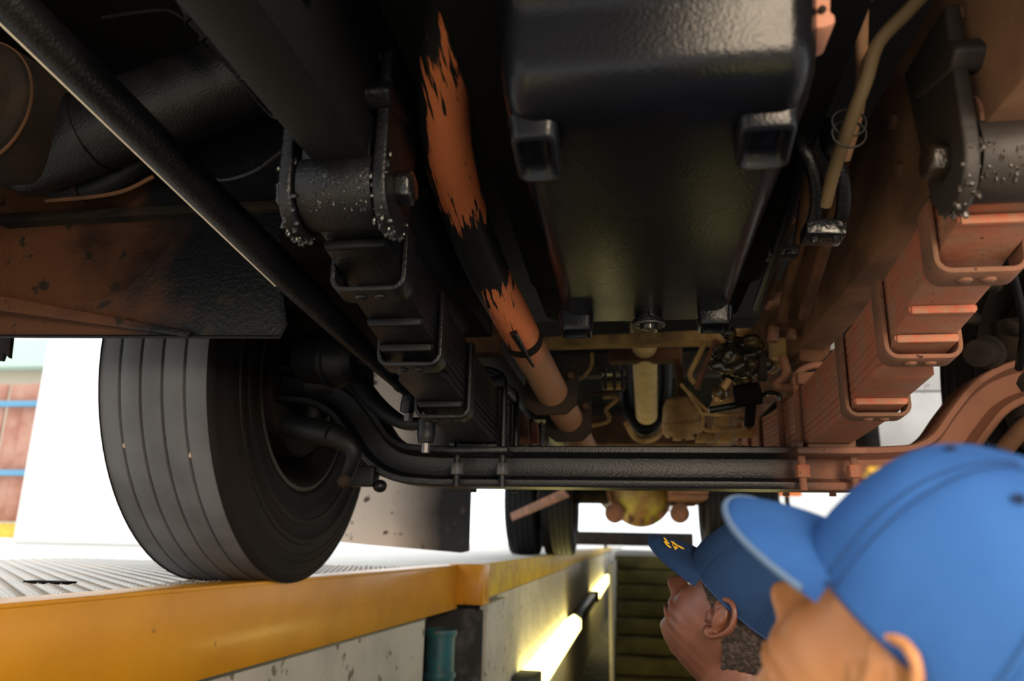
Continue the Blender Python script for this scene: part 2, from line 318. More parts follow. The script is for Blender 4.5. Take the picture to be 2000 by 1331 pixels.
# chequer plate by the front wheel
cp = sroot('floor_plate', (-1.5, 1.6, 0))
g = G(); g.hexa([(-2.6, .9, -.003), (pit_edge(.9)-.05, .9, -.003), (pit_edge(3.3)-.05, 3.3, -.003), (-2.6, 3.3, -.003),
                 (-2.6, .9, .003), (pit_edge(.9)-.05, .9, .003), (pit_edge(3.3)-.05, 3.3, .003), (-2.6, 3.3, .003)])
g.build('plate', PLATE, cp, smooth=False)
g = G(); ny = 0
for j in range(78):
    for i in range(52):
        x, y = -2.5+i*.03, .95+j*.03
        if x > pit_edge(y)-.07: continue
        a = pi/4 if (i+j) % 2 else -pi/4; c, s = cos(a), sin(a); l, w_ = .012, .0035
        q = [(x+l*c, y+l*s), (x-w_*s, y+w_*c), (x-l*c, y-l*s), (x+w_*s, y-w_*c)]
        g.add([(X, Y, .003) for X, Y in q]+[(x, y, .0065)], [(0, 1, 4), (1, 2, 4), (2, 3, 4), (3, 0, 4)])
o = g.build('raised_stud', PLATE, cp, smooth=False); o['kind'] = 'stuff'
p = P(98, 1138, Z=.006)
tag(G().box((p.x-.055, p.y-.02, .004), (p.x+.055, p.y+.02, .009)).build('drain_slot_cover', VOID, bevel=.002), 'small black slot cover lying in the bright chequer plate left of the front wheel', 'cover')

# what stands outside on the left
pil = sroot('wall_pillar', (-7.2, 7.6, 0))
x0, x1 = P(20, 1070, Y=7).x, P(262, 1080, Y=7).x
G().box((x0, 7, -.004), (x1+.6, 7.8, 5)).build('shaft', WHITEW, pil, bevel=.03)
G().box((x1-.55, 7.9, -.004), (x1+1.0, 8.2, 0.9)).build('plinth', CONC, pil, bevel=.02)
fence = thing('sheet_fence', 'faded red sheet fence with blue rails behind the bright white pillar', 'fence', (-11.5, 11, 0))
for i in range(14):
    x = -13.6+i*.32; G().box((x, 11.0+.04*(i % 2), .25), (x+.29, 11.05+.04*(i % 2), 2.45)).build('panel', BRICKRED, fence, bevel=.01)
for z in (.95, 2.05): G().box((-13.7, 10.86, z), (-9.1, 10.94, z+.09)).build('rail', BLUERAIL, fence, bevel=.01)
for x in (-13.5, -12.1, -10.6, -9.3): G().box((x, 10.8, 0), (x+.09, 10.9, 2.7)).build('post', BLUERAIL, fence, bevel=.01)
G().box((-13.7, 10.7, 0), (-9.1, 11.2, .22)).build('kerb', YELLOW2, fence, bevel=.02)
shed = thing('shed', 'low building with green grey roof edge behind the red fence', 'building', (-14, 15, 0))
G().box((-20, 15, 0), (-11.6, 19, 3.6)).build('wall', material('cream_wall', (.42, .36, .27), .8), shed, bevel=.02)
G().prism([(-20.3, 14.6, 3.6), (-20.3, 19.4, 3.6), (-20.3, 17, 4.9)], (9.2, 0, 0)).build('roof', ROOFGR, shed)
for i in range(4): G().box((-19+i*1.9, 14.95, 1.6), (-18+i*1.9, 15.02, 2.7)).build('window', material('pane', (.25, .3, .33), .1), shed, bevel=.01)
# dusty white wall beyond the right-hand spring
ww = sroot('wall_beyond', (3, 6, 0))
for i in range(3):
    for j in range(4): G().box((1.7+i*1.0, 6, .02+j*.62), (2.69+i*1.0, 6.1, .63+j*.62)).build('panel', SHEET, ww, bevel=.008)
o = sroot('wall_canopy', (2.4, 14, 0)); G().box((1.6, 14, .0), (7, 14.3, 3)).build('panel', WHITEW, o, bevel=.02)
t = thing('traffic_board', 'small orange board on a post seen in the gap above the far cap brim', 'sign', (1.88, 10.04, 0))
G().box((1.72, 10, .72), (2.05, 10.08, .96)).build('board', ORBLUR, t, bevel=.01)
G().box((1.86, 10.05, -.004), (1.91, 10.1, .75)).build('post', DARK, t, bevel=.005)
t = thing('rear_bumper', 'dark horizontal bar low behind the rear axle', 'bumper', (-.4, 16.4, .2))
G().box((-2.0, 16.4, .06), (1.2, 16.55, .34)).build('bar', DARK, t, bevel=.02)
for x in (-1.9, -.6, .6): G().box((x, 16.45, -.004), (x+.06, 16.5, .1)).build('leg', DARK, t, bevel=.005)

# alcove pipe
tp = thing('standpipe', 'teal painted upright pipe with collars in the dark alcove', 'pipe', (-.832, 3.46, -1.62))
G().lathe([(0, 0), (.062, 0), (.062, 1.36), (0, 1.36)], (-.832, 3.46, -1.62), (0, 0, 1), 32).build('pipe', TEAL, tp)
for z in (-.27, -.44, -.80): G().lathe([(.05, -.012), (.069, -.012), (.071, 0), (.069, .012), (.05, .012)], (-.832, 3.46, z), (0, 0, 1), 32, closed=True).build('collar', TEAL, tp)
# tube lamps on the far pit wall
def lamp(y0, y1, label, X=-.64, sd=1):
    z = -.72
    t = thing('tube_lamp', label, 'lamp', (X, (y0+y1)/2, z))
    hexs = lambda y, s=1.0, dx=0: [(X+dx+.085*s*cos(radians(30+60*i)), y, z+.095*s*sin(radians(30+60*i))) for i in range(6)]
    G().strip([hexs(y0, .8), hexs(y0+.06), hexs(y1-.06), hexs(y1, .8)]).build('diffuser', LAMPGLOW, t, bevel=.006)
    for a, b in ((y0-.28, y0-.01), (y1+.01, y1+.3)):
        e = G().box((X-.072, a, z-.085), (X+.072, b, z+.075)).build('end_box', LAMPDARK, t, bevel=.01)
        G().ball((X+.05*sd, (a+b)/2, z+.0), (.03, .035, .03), 10, 8).build('knob', LAMPDARK, e)
    G().box((X-.06*sd-.02, y0-.3, z-.03), (X-.06*sd+.02, y1+.3, z+.03)).build('backplate', LAMPDARK, t, bevel=.004)
lamp(5.05, 8.7, 'glowing tube lamp nearest on the far pit wall, large pale yellow diffuser')
lamp(13.2, 19.5, 'smaller glowing tube lamp farther along the pit wall near its end')
lamp(-1.45, -.15, 'tube lamp low on the near pit wall beside the photographer', X=pit_edge(-.8)+.075)
lamp(-1.45, -.15, 'tube lamp low on the right pit wall behind the nearer man', X=.84, sd=-1)
lamp(4.4, 6.0, 'tube lamp on the right pit wall well behind the front axle', X=.84, sd=-1)
tag(G().box((-.70, 9.3, -.80), (-.60, 12.7, -.66)).build('ballast_box', STEELB, bevel=.01), 'grey ballast box on the pit wall between the two glowing tube lamps', 'box')

# open ground before the pit, and an unseen dark wall added to cut the front sky light
struct(G().box((-9, -6, -.3), (9, -1.9, -.004)).build('floor_front', CONC, smooth=False))
bw = sroot('wall_sky_block', (0, -5, 0))
G().box((-4.5, -5.1, 0), (4.5, -5.0, 3.4)).build('sheeting', material('grey_sheeting', (.12, .11, .10), .8), bw, smooth=False)
for x in (-4.4, -1.5, 1.5, 4.4): G().box((x-.1, -5.2, 0), (x+.1, -5.0, 4.6)).build('column', DUST, bw, bevel=.01)
# ================================================================== THE TRUCK
# body overhead: cab floor and cargo bed keep the sky out
t = thing('truck_body', 'dark underside of the truck cab and load bed filling the top', 'truck', (CX, 3, 1.25))
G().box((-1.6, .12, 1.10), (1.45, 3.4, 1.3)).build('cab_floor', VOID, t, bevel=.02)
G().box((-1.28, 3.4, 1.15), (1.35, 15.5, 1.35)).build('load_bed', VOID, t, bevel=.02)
G().box((.98, .45, .62), (1.3, 1.32, 1.12)).build('right_wheel_arch', DARK, t, bevel=.02)
G().box((-1.42, .15, .50), (-1.36, 1.34, 1.15)).build('left_step_side', DARK, t, bevel=.01)
G().box((-1.3, 2.75, .66), (-1.22, 3.6, 1.2)).build('left_skirt', DARK, t, bevel=.01)
G().box((1.22, 4.3, .55), (1.3, 5.2, 1.2)).build('right_skirt', DARK, t, bevel=.01)
for x in (-1.29, 1.31): G().box((x-.02, 5.2, .66), (x+.02, 15, 1.16)).build('side_board', DARK, t, bevel=.01)
for y in (4.2, 6.0, 8.0, 10.0, 12.0): G().box((-1.1, y, 1.02), (1.2, y+.1, 1.16)).build('bed_bearer', DARK, t, bevel=.01)
t = thing('engine_block', 'dark oily engine block above the black pan', 'engine', (CX, 1.4, .8))
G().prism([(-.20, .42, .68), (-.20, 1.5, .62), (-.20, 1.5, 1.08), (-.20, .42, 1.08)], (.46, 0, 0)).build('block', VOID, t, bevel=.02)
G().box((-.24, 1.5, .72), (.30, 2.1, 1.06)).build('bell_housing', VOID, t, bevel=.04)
G().lathe([(0, 0), (.14, 0), (.16, .1), (.12, .5), (.08, .62), (0, .62)], (.03, 2.1, .98), (0, 1, 0), 32).build('gearbox', DARK, t)

# ---------------- frame rails (C channels)
def rail(x, s, mat, label):
    pr = [(x, .585), (x+s*.075, .585), (x+s*.075, .597), (x+s*.009, .597), (x+s*.009, .80), (x+s*.075, .80), (x+s*.075, .812), (x, .812)]
    t = thing('frame_rail', label, 'frame rail', (x, 3, .7), 'frame rails')
    G().prism([(a, .28, b) for a, b in pr], (0, 12, 0)).build('channel', mat, t, bevel=.003)
    for y in (.62, .86, 1.1, 2.1, 2.4, 2.8, 3.2):
        for z in (.66, .74): G().lathe([(0, 0), (.012, 0), (.012, .008), (0, .008)], (x, y, z), (-s, 0, 0), 6).build('bolt_head', mat, t)
rail(-.322, -1, MATBLK, 'black sprayed frame rail running back above the black spring')
rail(.398, 1, material('rail_dust', (.22, .115, .065), .85, spec=.2, col2=(.12, .065, .04), nscale=7, bump=.2, bscale=60), 'brown dusty frame rail running back above the red spring')

# ---------------- leaf springs
LT = [(.78, 0), (.84, 0), (.90, 0), (.93, .0)]
def zs(y): return .082*(AY-y)**2
def leaf_spring(x0, x1, mat, lipmat, clipmat, label, front, dz=0.0):
    c = (x0+x1)/2; t = thing('leaf_spring', label, 'leaf spring', (c, AY, .35), 'front leaf springs')
    # offset of leaf underside at the axle, tip position forward of the axle, taper type
    L = [(.470, .88, 0), (.455, .88, 0), (.441, .89, 0), (.427, .91, 0), (.414, .93, 0), (.400, 1.045, 0), (.387, 1.12, 0), (.372, 1.19, 0), (.358, 1.25, 1), (.345, 1.43, 0)]
    for i, (off, ty, kind) in enumerate(L):
        th = .0125; ys = [ty+(AY-ty)*k/10 for k in range(11)]; ys += [2*AY-y for y in ys[:-1][::-1]]
        rows = []
        for j, y in enumerate(ys):
            e = min(j, len(ys)-1-j); inset = (.018 if kind else 0) if e == 0 else 0
            z0 = off+zs(y)+dz; z1 = z0+th
            if e == 0: z0 += .004
            bul = .002
            rows.append([(x0+inset, y, z0+.002), (x0+inset+.003, y, z0), (x1-inset-.003, y, z0), (x1-inset, y, z0+.002), (x1-inset, y, z1), (x0+inset, y, z1)])
        if kind:     # tip with cut corners
            y = ty+.05; z0 = off+zs(y)+dz; rows.insert(1, [(x0, y, z0+.002), (x0+.003, y, z0), (x1-.003, y, z0), (x1, y, z0+.002), (x1, y, z0+th), (x0, y, z0+th)])
            y = 2*AY-ty-.05; rows.insert(len(rows)-1, [(x0, y, z0+.002), (x0+.003, y, z0), (x1-.003, y, z0), (x1, y, z0+.002), (x1, y, z0+th), (x0, y, z0+th)])
        lf = G().strip(rows).build('leaf', mat, t)
        if i >= 4:
            z0 = off+zs(ty)+dz; ins = .018 if kind else .002
            G().box((x0+ins, ty-.004, z0+.001), (x1-ins, ty+.010, z0+th+.001)).build('leaf_tip', lipmat, lf, bevel=.003)
    # front eye, wrapped by the top leaf
    ez = .47+zs(.88)+dz
    G().lathe([(.021, 0), (.036, 0), (.036, x1-x0), (.021, x1-x0)], (x0, .875, ez+.035), (1, 0, 0), 28, closed=True).build('spring_eye', mat, t)
    # rebound clips round the stack, each with two rivets
    for yc, bot, top in ((1.005, .395, .475), (1.225, .366, .475), (1.465, .340, .475)):
        for yy in (yc, 2*AY-yc):
            zb, zt = bot+zs(yy)+dz-.002, top+.01+zs(yy)+dz; tk = .007; w_ = .040; r = .014
            def prof(o):
                a0, a1 = x0-.004-o, x1+.004+o; rr = r+o; b = zb-o
                p = [(a0, zt)]
                p += [(a0+rr-rr*cos(radians(q)), b+rr-rr*sin(radians(q))) for q in range(0, 91, 18)]
                p += [(a1-rr+rr*sin(radians(q)), b+rr-rr*cos(radians(q))) for q in range(0, 91, 18)]
                return p+[(a1, zt)]
            poly = prof(tk)+prof(0)[::-1]
            sl = -2*.082*(AY-yy)*w_
            cl = G().prism([(a, yy-w_/2, b) for a, b in poly], (0, w_, sl*1.0)).build('clip', clipmat, t, bevel=.0015)
            for rx in (c-.014, c+.014):
                G().ball((rx, yy+.002, zb-tk+sl/2), (.0095, .0095, .005), 14, 6).build('rivet', clipmat, cl)
            G().tube([(x0-.008, yy, zt-.008), (x1+.008, yy, zt-.008)], .005, 8).build('clip_bolt', clipmat, cl)
    # seat and top plate
    G().box((x0-.004, AY-.15, .330+dz), (x1+.004, AY+.15, .345+dz)).build('seat_pad', clipmat, t, bevel=.003)
    G().box((x0-.012, AY-.13, .485+dz), (x1+.012, AY+.13, .515+dz)).build('top_plate', clipmat, t, bevel=.006)
    # U bolts: two, each a bent rod with two nuts below the axle flange
    for yy in (AY-.105, AY+.105):
        a0, a1 = x0-.011, x1+.011
        path = [(a0, yy, .245), (a0, yy, .50)]+[(c-(c-a0)*cos(radians(q)), yy, .50+.035*sin(radians(q))) for q in range(15, 180, 15)]+[(a1, yy, .50), (a1, yy, .245)]
        ub = G().tube(path, .0085, 10).build('u_bolt', clipmat, t)
        for a in (a0, a1): G().lathe([(0, 0), (.0165, 0), (.0165, .028), (0, .028)], (a, yy, .274), (0, 0, 1), 6).build('nut', STEELB if clipmat is BLACK else mat, ub, bevel=.001)
    return t
XL0, XL1, XR0, XR1 = -.410, -.320, .394, .484
leaf_spring(XL0, XL1, BLACK, MATBLK, BLACK, 'black sprayed leaf spring with stepped leaves above the left of the axle', 1)
leaf_spring(XR0, XR1, RED, REDEDGE, DUSTRED, 'red dusty leaf spring with stepped leaves on the right', 1)

# ---------------- spring hangers with shackle eyes
def hanger(x0, x1, mat, wet, label):
    c = (x0+x1)/2; y, z = .885, .635
    t = thing('spring_hanger', label, 'bracket', (c, y, z), 'spring hangers')
    for a, b in ((x0-.026, x0-.008), (x1+.008, x1+.026)):
        pts = []
        for q in range(0, 181, 15): pts.append((a, y+.055*cos(radians(180+q)), z-.075+.062*sin(radians(180+q))))
        pts += [(a, y+.085, z+.10), (a, y-.055, z+.10)]
        G().prism(pts, (b-a, 0, 0)).build('cheek', mat, t, bevel=.004, seg=3)
    # curved wrapper under the eye
    rows = []
    for q in range(-30, 200, 10):
        yy, zz = y+.052*cos(radians(180+q)), z-.072+.052*sin(radians(180+q)); y2, z2 = y+.042*cos(radians(180+q)), z-.072+.042*sin(radians(180+q))
        rows.append([(x0-.004, yy, zz), (x1+.004, yy, zz), (x1+.004, y2, z2), (x0-.004, y2, z2)])
    G().strip(rows).build('wrapper', mat, t, bevel=.001, angle=50)
    bp = [(x0-.03, y-.085, z+.045), (x0-.03, y-.02, z+.085)]
    G().prism([(x0-.03, y-.075, z+.028), (x0-.03, y-.055, z+.012), (x0-.03, y+.05, z+.04), (x0-.03, y+.05, z+.06), (x0-.03, y-.06, z+.05)], (x1-x0+.06, 0, 0)).build('cross_web', mat, t, bevel=.006, seg=3)
    G().tube([(x0-.045, y, z-.072), (x1+.045, y, z-.072)], .014, 16).build('shackle_pin', wet, t)
    for a, s in ((x0-.030, -1), (x1+.030, 1)):
        G().lathe([(0, 0), (.024, 0), (.024, .018), (.018, .022), (0, .022)], (a-.004*s, y, z-.072), (s, 0, 0), 6).build('pin_nut', wet, t, bevel=.002)
    G().lathe([(0, 0), (.013, 0), (.013, .01), (.007, .014), (0, .018)], (c, y-.048, z-.01), (0, -1, -.3), 12).build('grease_nipple', wet, t)
    # thick dribbles of coating on the edges
    rnd = random.Random(7 if wet is WETBLK else 8); g = G()
    for k in range(90):
        a = rnd.choice((x0-.016, x1+.016)); q = radians(rnd.uniform(150, 350)); r = .058
        g.ball((a+rnd.uniform(-.012, .012), y+r*cos(q)*.9, z-.075+(r+.004)*sin(q)), (rnd.uniform(.0015, .004), rnd.uniform(.0015, .0035), rnd.uniform(.002, .008)), 8, 6)
    for k in range(60):
        q = radians(rnd.uniform(182, 235)); g.ball((rnd.uniform(x0, x1), y+.052*cos(q), z-.072+.052*sin(q)), (rnd.uniform(.001, .0025), .0012, rnd.uniform(.001, .005)), 8, 6)
    o = g.build('coating_drips', wet, t, voxel=None); o['kind'] = 'stuff'
hanger(XL0, XL1, BLACK, WETBLK, 'black spring hanger thick with glossy dripping coating at the left')
hanger(XR0, XR1, material('dull_brown_black', (.035, .026, .022), .55, bump=.2, bscale=90), material('greasy_brown', (.03, .02, .012), .3, bump=.6, bscale=120), 'brown black spring hanger at the upper right edge')

# ---------------- front axle: forged I section, dropped centre
def ax(xp): return xp
cl = [(-.93, .515), (-.82, .502), (-.745, .466), (-.69, .406), (-.64, .343), (-.58, .309), (-.50, .300), (-.42, .299), (-.20, .299), (0.04, .299)]
pts = [V((x, AY-.02, z)) for x, z in cl] + [V((2*CX-x, AY-.02, z)) for x, z in cl[:-1][::-1]]
pts = curve(pts, 5)
sec = [(-.056, -.046), (-.052, -.050), (.052, -.050), (.056, -.046), (.056, -.034), (.02, -.022), (.02, .022), (.056, .034), (.056, .046), (.052, .049), (-.052, .049), (-.056, .046), (-.056, .034), (-.02, .022), (-.014, 0), (-.02, -.022), (-.056, -.034)]
rows = []
for i, p in enumerate(pts):
    a = pts[max(i-1, 0)]; b = pts[min(i+1, len(pts)-1)]; T = (b-a).normalized(); Nn = V((-T.z, 0, T.x))
    if Nn.z < 0: Nn = -Nn
    rows.append([p+V((0, y, 0))+Nn*n for y, n in sec])
t = thing('front_axle', 'forged front axle beam, black on the left and dusty red at right', 'axle', (CX, AY, .29))
G().strip(rows).build('beam', AXLE, t, angle=45)
for s, a, b in ((0, XL0, XL1), (1, XR0, XR1)):
    G().box((a-.03, AY-.155, .322), (b+.03, AY+.15, .338)).build('spring_seat', AXLE, t, bevel=.006)
    G().box((a-.025, AY-.14, .338), (a-.012, AY+.14, .352)).build('seat_rib', AXLE, t, bevel=.003)

# ---------------- wheels
def wheel(xi, s, label, R=.552, W=.30, yc=2.06, zc=None, group=None, simple=False, name='front_wheel', tread=TREAD):
    """xi: inner face, s: outward direction"""
    zc = R-.004 if zc is None else zc; t = thing(name, label, 'wheel', (xi+s*W/2, yc, 0), group)
    n = 40 if simple else 96; k = R/.543
    g = G(); fl = [(.30*k, .045)]
    # sidewall profile: radius, distance outward
    side = [(.292, .040), (.30, .022), (.315, .014), (.33, .016), (.345, .008), (.375, .002), (.377, -.001), (.390, -.001), (.392, .001), (.425, -.003), (.428, -.006), (.440, -.006), (.442, -.003), (.465, .000), (.468, -.002), (.486, .004), (.488, .002), (.506, .009), (.520, .012), (.522, .010), (.532, .014), (.540, .020)]
    side = [(r*k, h) for r, h in side]
    rib = []; gw = .0032; gd = .012; n_r = 5; tw = (W-.04)
    x = .020
    for i in range(n_r):
        x2 = .020+tw*(i+1)/n_r
        a = x+(gw if i else 0); b = x2-(gw if i < n_r-1 else 0)
        cr = lambda h: R-.010*((h-W/2)/(W/2))**2
        rib += [(cr(a), a+.0005), (cr(a)+.0005, a+.002), (cr(b)+.0005, b-.002), (cr(b), b-.0005)]
        if i < n_r-1: rib += [(R-gd, b+.001), (R-gd, x2+gw-.001)]
        x = x2
    back = [(r, W-h) for r, h in side[::-1]]
    G().lathe(side+rib, (xi, yc, zc), (s, 0, 0), n, closed=False) if False else None
    vs = side
    G().lathe([(side[0][0], .05)]+side+[(rib[0][0]-.001, rib[0][1]-.0006)], (xi, yc, zc), (s, 0, 0), n, closed=True).build('sidewall', SIDEW, t, angle=40)
    tr = G().lathe([(R-.03, .022)]+rib+[(R-.03, W-.022)], (xi, yc, zc), (s, 0, 0), n, closed=True).build('tread', tread, t, angle=25)
    G().lathe([(back[-1][0], W-.05)]+back[::-1], (xi, yc, zc), (s, 0, 0), n, closed=True).build('sidewall', SIDEW, t, angle=40)
    rimm = material('dark_rim', (.03, .026, .024), .6, bump=.2, bscale=60)
    G().lathe([(.295*k, .028), (.30*k, .020), (.290*k, .018), (.280*k, .03), (.272*k, .06), (.262*k, .10), (.262*k, .19), (.10*k, .20), (.10*k, .215), (.27*k, .215), (.285*k, .26), (.30*k, .28), (.295*k, .285), (.280*k, .26), (.285*k, .05)], (xi, yc, zc), (s, 0, 0), n, closed=True).build('rim', rimm, t, angle=40)
    if not simple:
        g = G(); rnd = random.Random(3)
        for sc in range(5):
            a = rnd.uniform(pi*.75, pi*1.4); h = .020+tw*rnd.randint(1, 4)/5
            g.ball((xi+s*h, yc-R*abs(cos(a))*.985, zc+R*sin(a)*.985), (.004, .005, .007), 8, 6)
        for px, py in ((312, 745), (412, 1078)):
            q = P(px, py, X=xi+s*.17); 
        g2 = tag(g.build('trapped_pebble', STONE, t), None, None); g2['kind'] = 'stuff'
        G().lathe([(0, 0), (.205, 0), (.21, .01), (.21, .13), (.19, .15), (0, .15)], (xi+s*.035, yc, zc), (s, 0, 0), 48).build('brake_drum', DARK, t, bevel=.002)
        G().lathe([(0, 0), (.11, 0), (.12, .02), (.12, .06), (0, .06)], (xi-s*.02, yc, zc), (s, 0, 0), 32).build('hub_plate', MATBLK, t, bevel=.002)
        for i in range(10):
            q = 2*pi*i/10; G().lathe([(0, 0), (.013, 0), (.013, .02), (0, .02)], (xi-s*.03, yc+.085*cos(q), zc+.085*sin(q)), (s, 0, 0), 6).build('bolt_head', DARK, t)
    return t
wheel(-.893, -1, 'large front wheel with worn grey ribbed tread standing on the left floor')
wheel(2*CX+.893, 1, 'front wheel in deep shade at the far right edge')
for x, lb in ((-1.135, 'outer rear wheel of the left twin pair, farther left'), (-.80, 'inner rear wheel of the left twin pair, beside the pit')):
    pass
REARY = 7.3
wheel(-.845, -1, 'outer left rear wheel of the dusty pair behind the plank', yc=REARY, R=.52, W=.28, simple=True, name='rear_wheel', group='twin rear wheels', tread=MATBLK)
wheel(-.525, -1, 'inner left rear wheel next to the pit edge under the axle', yc=REARY, R=.52, W=.28, simple=True, name='rear_wheel', group='twin rear wheels', tread=MATBLK)
wheel(.62, 1, 'inner right rear wheel dimly seen behind the cap brims', yc=REARY, R=.52, W=.28, simple=True, name='rear_wheel', group='twin rear wheels', tread=MATBLK)
wheel(.94, 1, 'outer right rear wheel mostly hidden behind the caps', yc=REARY, R=.52, W=.28, simple=True, name='rear_wheel', group='twin rear wheels', tread=MATBLK)

# ---------------- steering gear round the left hub
t = thing('steering_knuckle', 'black steering knuckle and kingpin at the left wheel hub', 'steering knuckle', (-.86, AY, .5))
G().tube([(-.84, AY-.01, .42), (-.84, AY+.01, .66)], .040, 20).build('kingpin_housing', MATBLK, t, bevel=.004)
G().tube(curve([(-.84, AY-.03, .60), (-.79, AY-.09, .615), (-.70, AY-.10, .60)], 4), lerps([.05, .045, .04], 4), 16).build('upper_arm', MATBLK, t)
G().tube([(-.87, AY, .53), (-.80, AY+.02, .53)], .07, 20).build('spindle_boss', MATBLK, t)
q0, q1, q2, q3 = P(690, 735, Y=1.72), P(735, 790, Y=1.66), P(785, 825, Y=1.6), P(832, 828, Y=1.55)
t = thing('steering_linkage', 'slim black steering arm curving to a ball joint left of the axle seat', 'steering arm', tuple(q1))
G().tube(curve([q0, q1, q2, q3], 6), lerps([.026, .021, .015, .013], 6), 16).build('arm', MATBLK, t)
b = P(833, 838, Y=1.55)
G().lathe([(0, -.03), (.016, -.03), (.019, -.012), (.019, .018), (.014, .026), (0, .026)], b, (0, 0, 1), 20).build('ball_joint', BLACK, t, bevel=.001)
G().lathe([(0, -.05), (.009, -.05), (.009, -.03), (0, -.03)], b, (0, 0, 1), 8).build('stud_nut', STEELB, t)
# brake chamber above the knuckle
a, b = P(600, 700, Y=1.72), P(705, 705, Y=1.66)
t = thing('brake_chamber', 'dark round brake chamber above the black axle end', 'brake chamber', tuple(a))
d = (b-a); h = d.length
G().lathe([(0, 0), (.055, 0), (.062, .01), (.062, h*.5), (.068, h*.52), (.068, h*.60), (.060, h*.62), (.055, h*.9), (.04, h), (0, h)], a, d, 32).build('can', MATBLK, t, bevel=.001)
G().tube([b, b+d*.35], .012, 12).build('push_rod', MATBLK, t)
# slack adjuster and lower lever by the drum
a, b = P(560, 830, Y=1.70), P(650, 850, Y=1.66)
t = thing('slack_adjuster', 'dark brake adjuster lever below the axle end inside the wheel', 'lever', tuple(a))
G().tube([a, b], .028, 16).build('camshaft', MATBLK, t, bevel=.002)
G().tube(curve([b, P(690, 880, Y=1.66), P(675, 935, Y=1.68)], 4), lerps([.028, .02, .014], 4), 14).build('lever', MATBLK, t)
G().ball(P(672, 940, Y=1.66), .016, 12, 8).build('pin', DARK, t)
# bump pad and tie rod under the beam end
a, b = P(712, 930, Y=1.86), P(742, 950, Y=1.86)
t = thing('tie_rod_end', 'small black ball joint hanging under the left axle bend', 'joint', tuple(a))
G().obox(a+V((-.01, .02, .0)), .07, .05, .05, Matrix.Identity(3)).build('block', MATBLK, t, bevel=.006)
G().ball(b, (.018, .018, .016), 12, 8).build('grease_cap', BLACK, t)
# long drag link with a pale strip painting sunlight on its worn edge
pa, pb = P(-60, -75, Y=.66), P(800, 772, Y=1.55)
dl = t = thing('drag_link', 'long tapering black steering rod crossing from top left to the axle', 'rod', tuple((pa+pb)/2))
G().tube([pa+(pb-pa)*k for k in (0, .25, .5, .62, .8, .93, 1)], [.027, .028, .028, .028, .022, .014, .010], 24).build('rod', BLACK, t)
b = P(800, 782, Y=1.55)
G().lathe([(0, -.028), (.014, -.028), (.017, -.01), (.017, .014), (.01, .024), (0, .024)], b, (0.2, 0, 1), 18).build('ball_joint', BLACK, t)
G().lathe([(0, 0), (.011, 0), (.011, .016), (0, .016)], b-V((0, 0, .045)), (0, 0, 1), 6).build('castle_nut', STEELB, t)
G().lathe([(.011, 0), (.014, 0), (.014, .012), (.011, .012)], pa+(pb-pa)*.955, pb-pa, 16, closed=True).build('clamp', MATBLK, t)

# ---------------- mud flap and guard plate
zf = P(800, 1074, Y=2.95).z
x0, x1 = -1.22, P(918, 1000, Y=2.95).x
poly = [(x0, 2.95, .11), (x0+.2, 2.95, .095)]
poly += [(x0+.2+(x1-.03-x0-.2)*k/8, 2.95, .095-.022*(k/8)) for k in range(1, 9)]
poly += [(x1, 2.95, .08), (x1, 2.95, 1.10), (x0, 2.95, 1.10)]
t = thing('mud_flap', 'hanging flap behind the front wheel, dusty beige turning black to the right', 'mud flap', (x0, 2.95, .1))
G().prism(poly, (0, .02, 0)).build('rubber_sheet', FLAP, t, bevel=.004)
G().box((x0, 2.935, .95), (x1, 2.952, .99)).build('clamp_bar', DARK, t, bevel=.003)
t = thing('guard_plate', 'rusty steel guard plate at the left, black sprayed toward its right end', 'plate', (-1.0, 1.3, .6))
a = [P(-60, 657, Y=1.32), P(120, 656, Y=1.31), P(300, 657, Y=1.30), P(360, 661, Y=1.30), P(545, 659, Y=1.30), P(560, 632, Y=1.30), P(552, 560, Y=1.30), P(548, 440, Y=1.31), P(590, 300, Y=1.32)]
top = [P(590, 180, Y=1.36), P(-80, 130, Y=1.36)]
G().prism(a+top, (0, .006, 0)).build('sheet', RUSTPLATE, t, bevel=.0015)
G().prism([P(-60, 566, Y=1.285), P(-60, 598, Y=1.285), P(366, 658, Y=1.285), P(372, 648, Y=1.285)], (0, .012, 0)).build('strap', RUSTPLATE, t, bevel=.002)
G().tube([P(-60, 657, Y=1.31), P(300, 658, Y=1.295), P(548, 659, Y=1.295), P(562, 632, Y=1.297)], .0035, 8).build('folded_edge', MATBLK, t)
G().box((-1.30, 1.30, .74), (-.56, 2.75, .76)).build('arch_sheet', DARK, t, bevel=.003)
tag(G().prism([P(-30, 655, Y=1.42), P(22, 655, Y=1.42), P(17, 700, Y=1.42), P(8, 690, Y=1.42), P(3, 705, Y=1.42), P(-30, 702, Y=1.42)], (0, .01, 0)).build('torn_rubber', DARK, bevel=.001), 'torn dark rubber scrap hanging at the left edge below the plate', 'rubber strip')

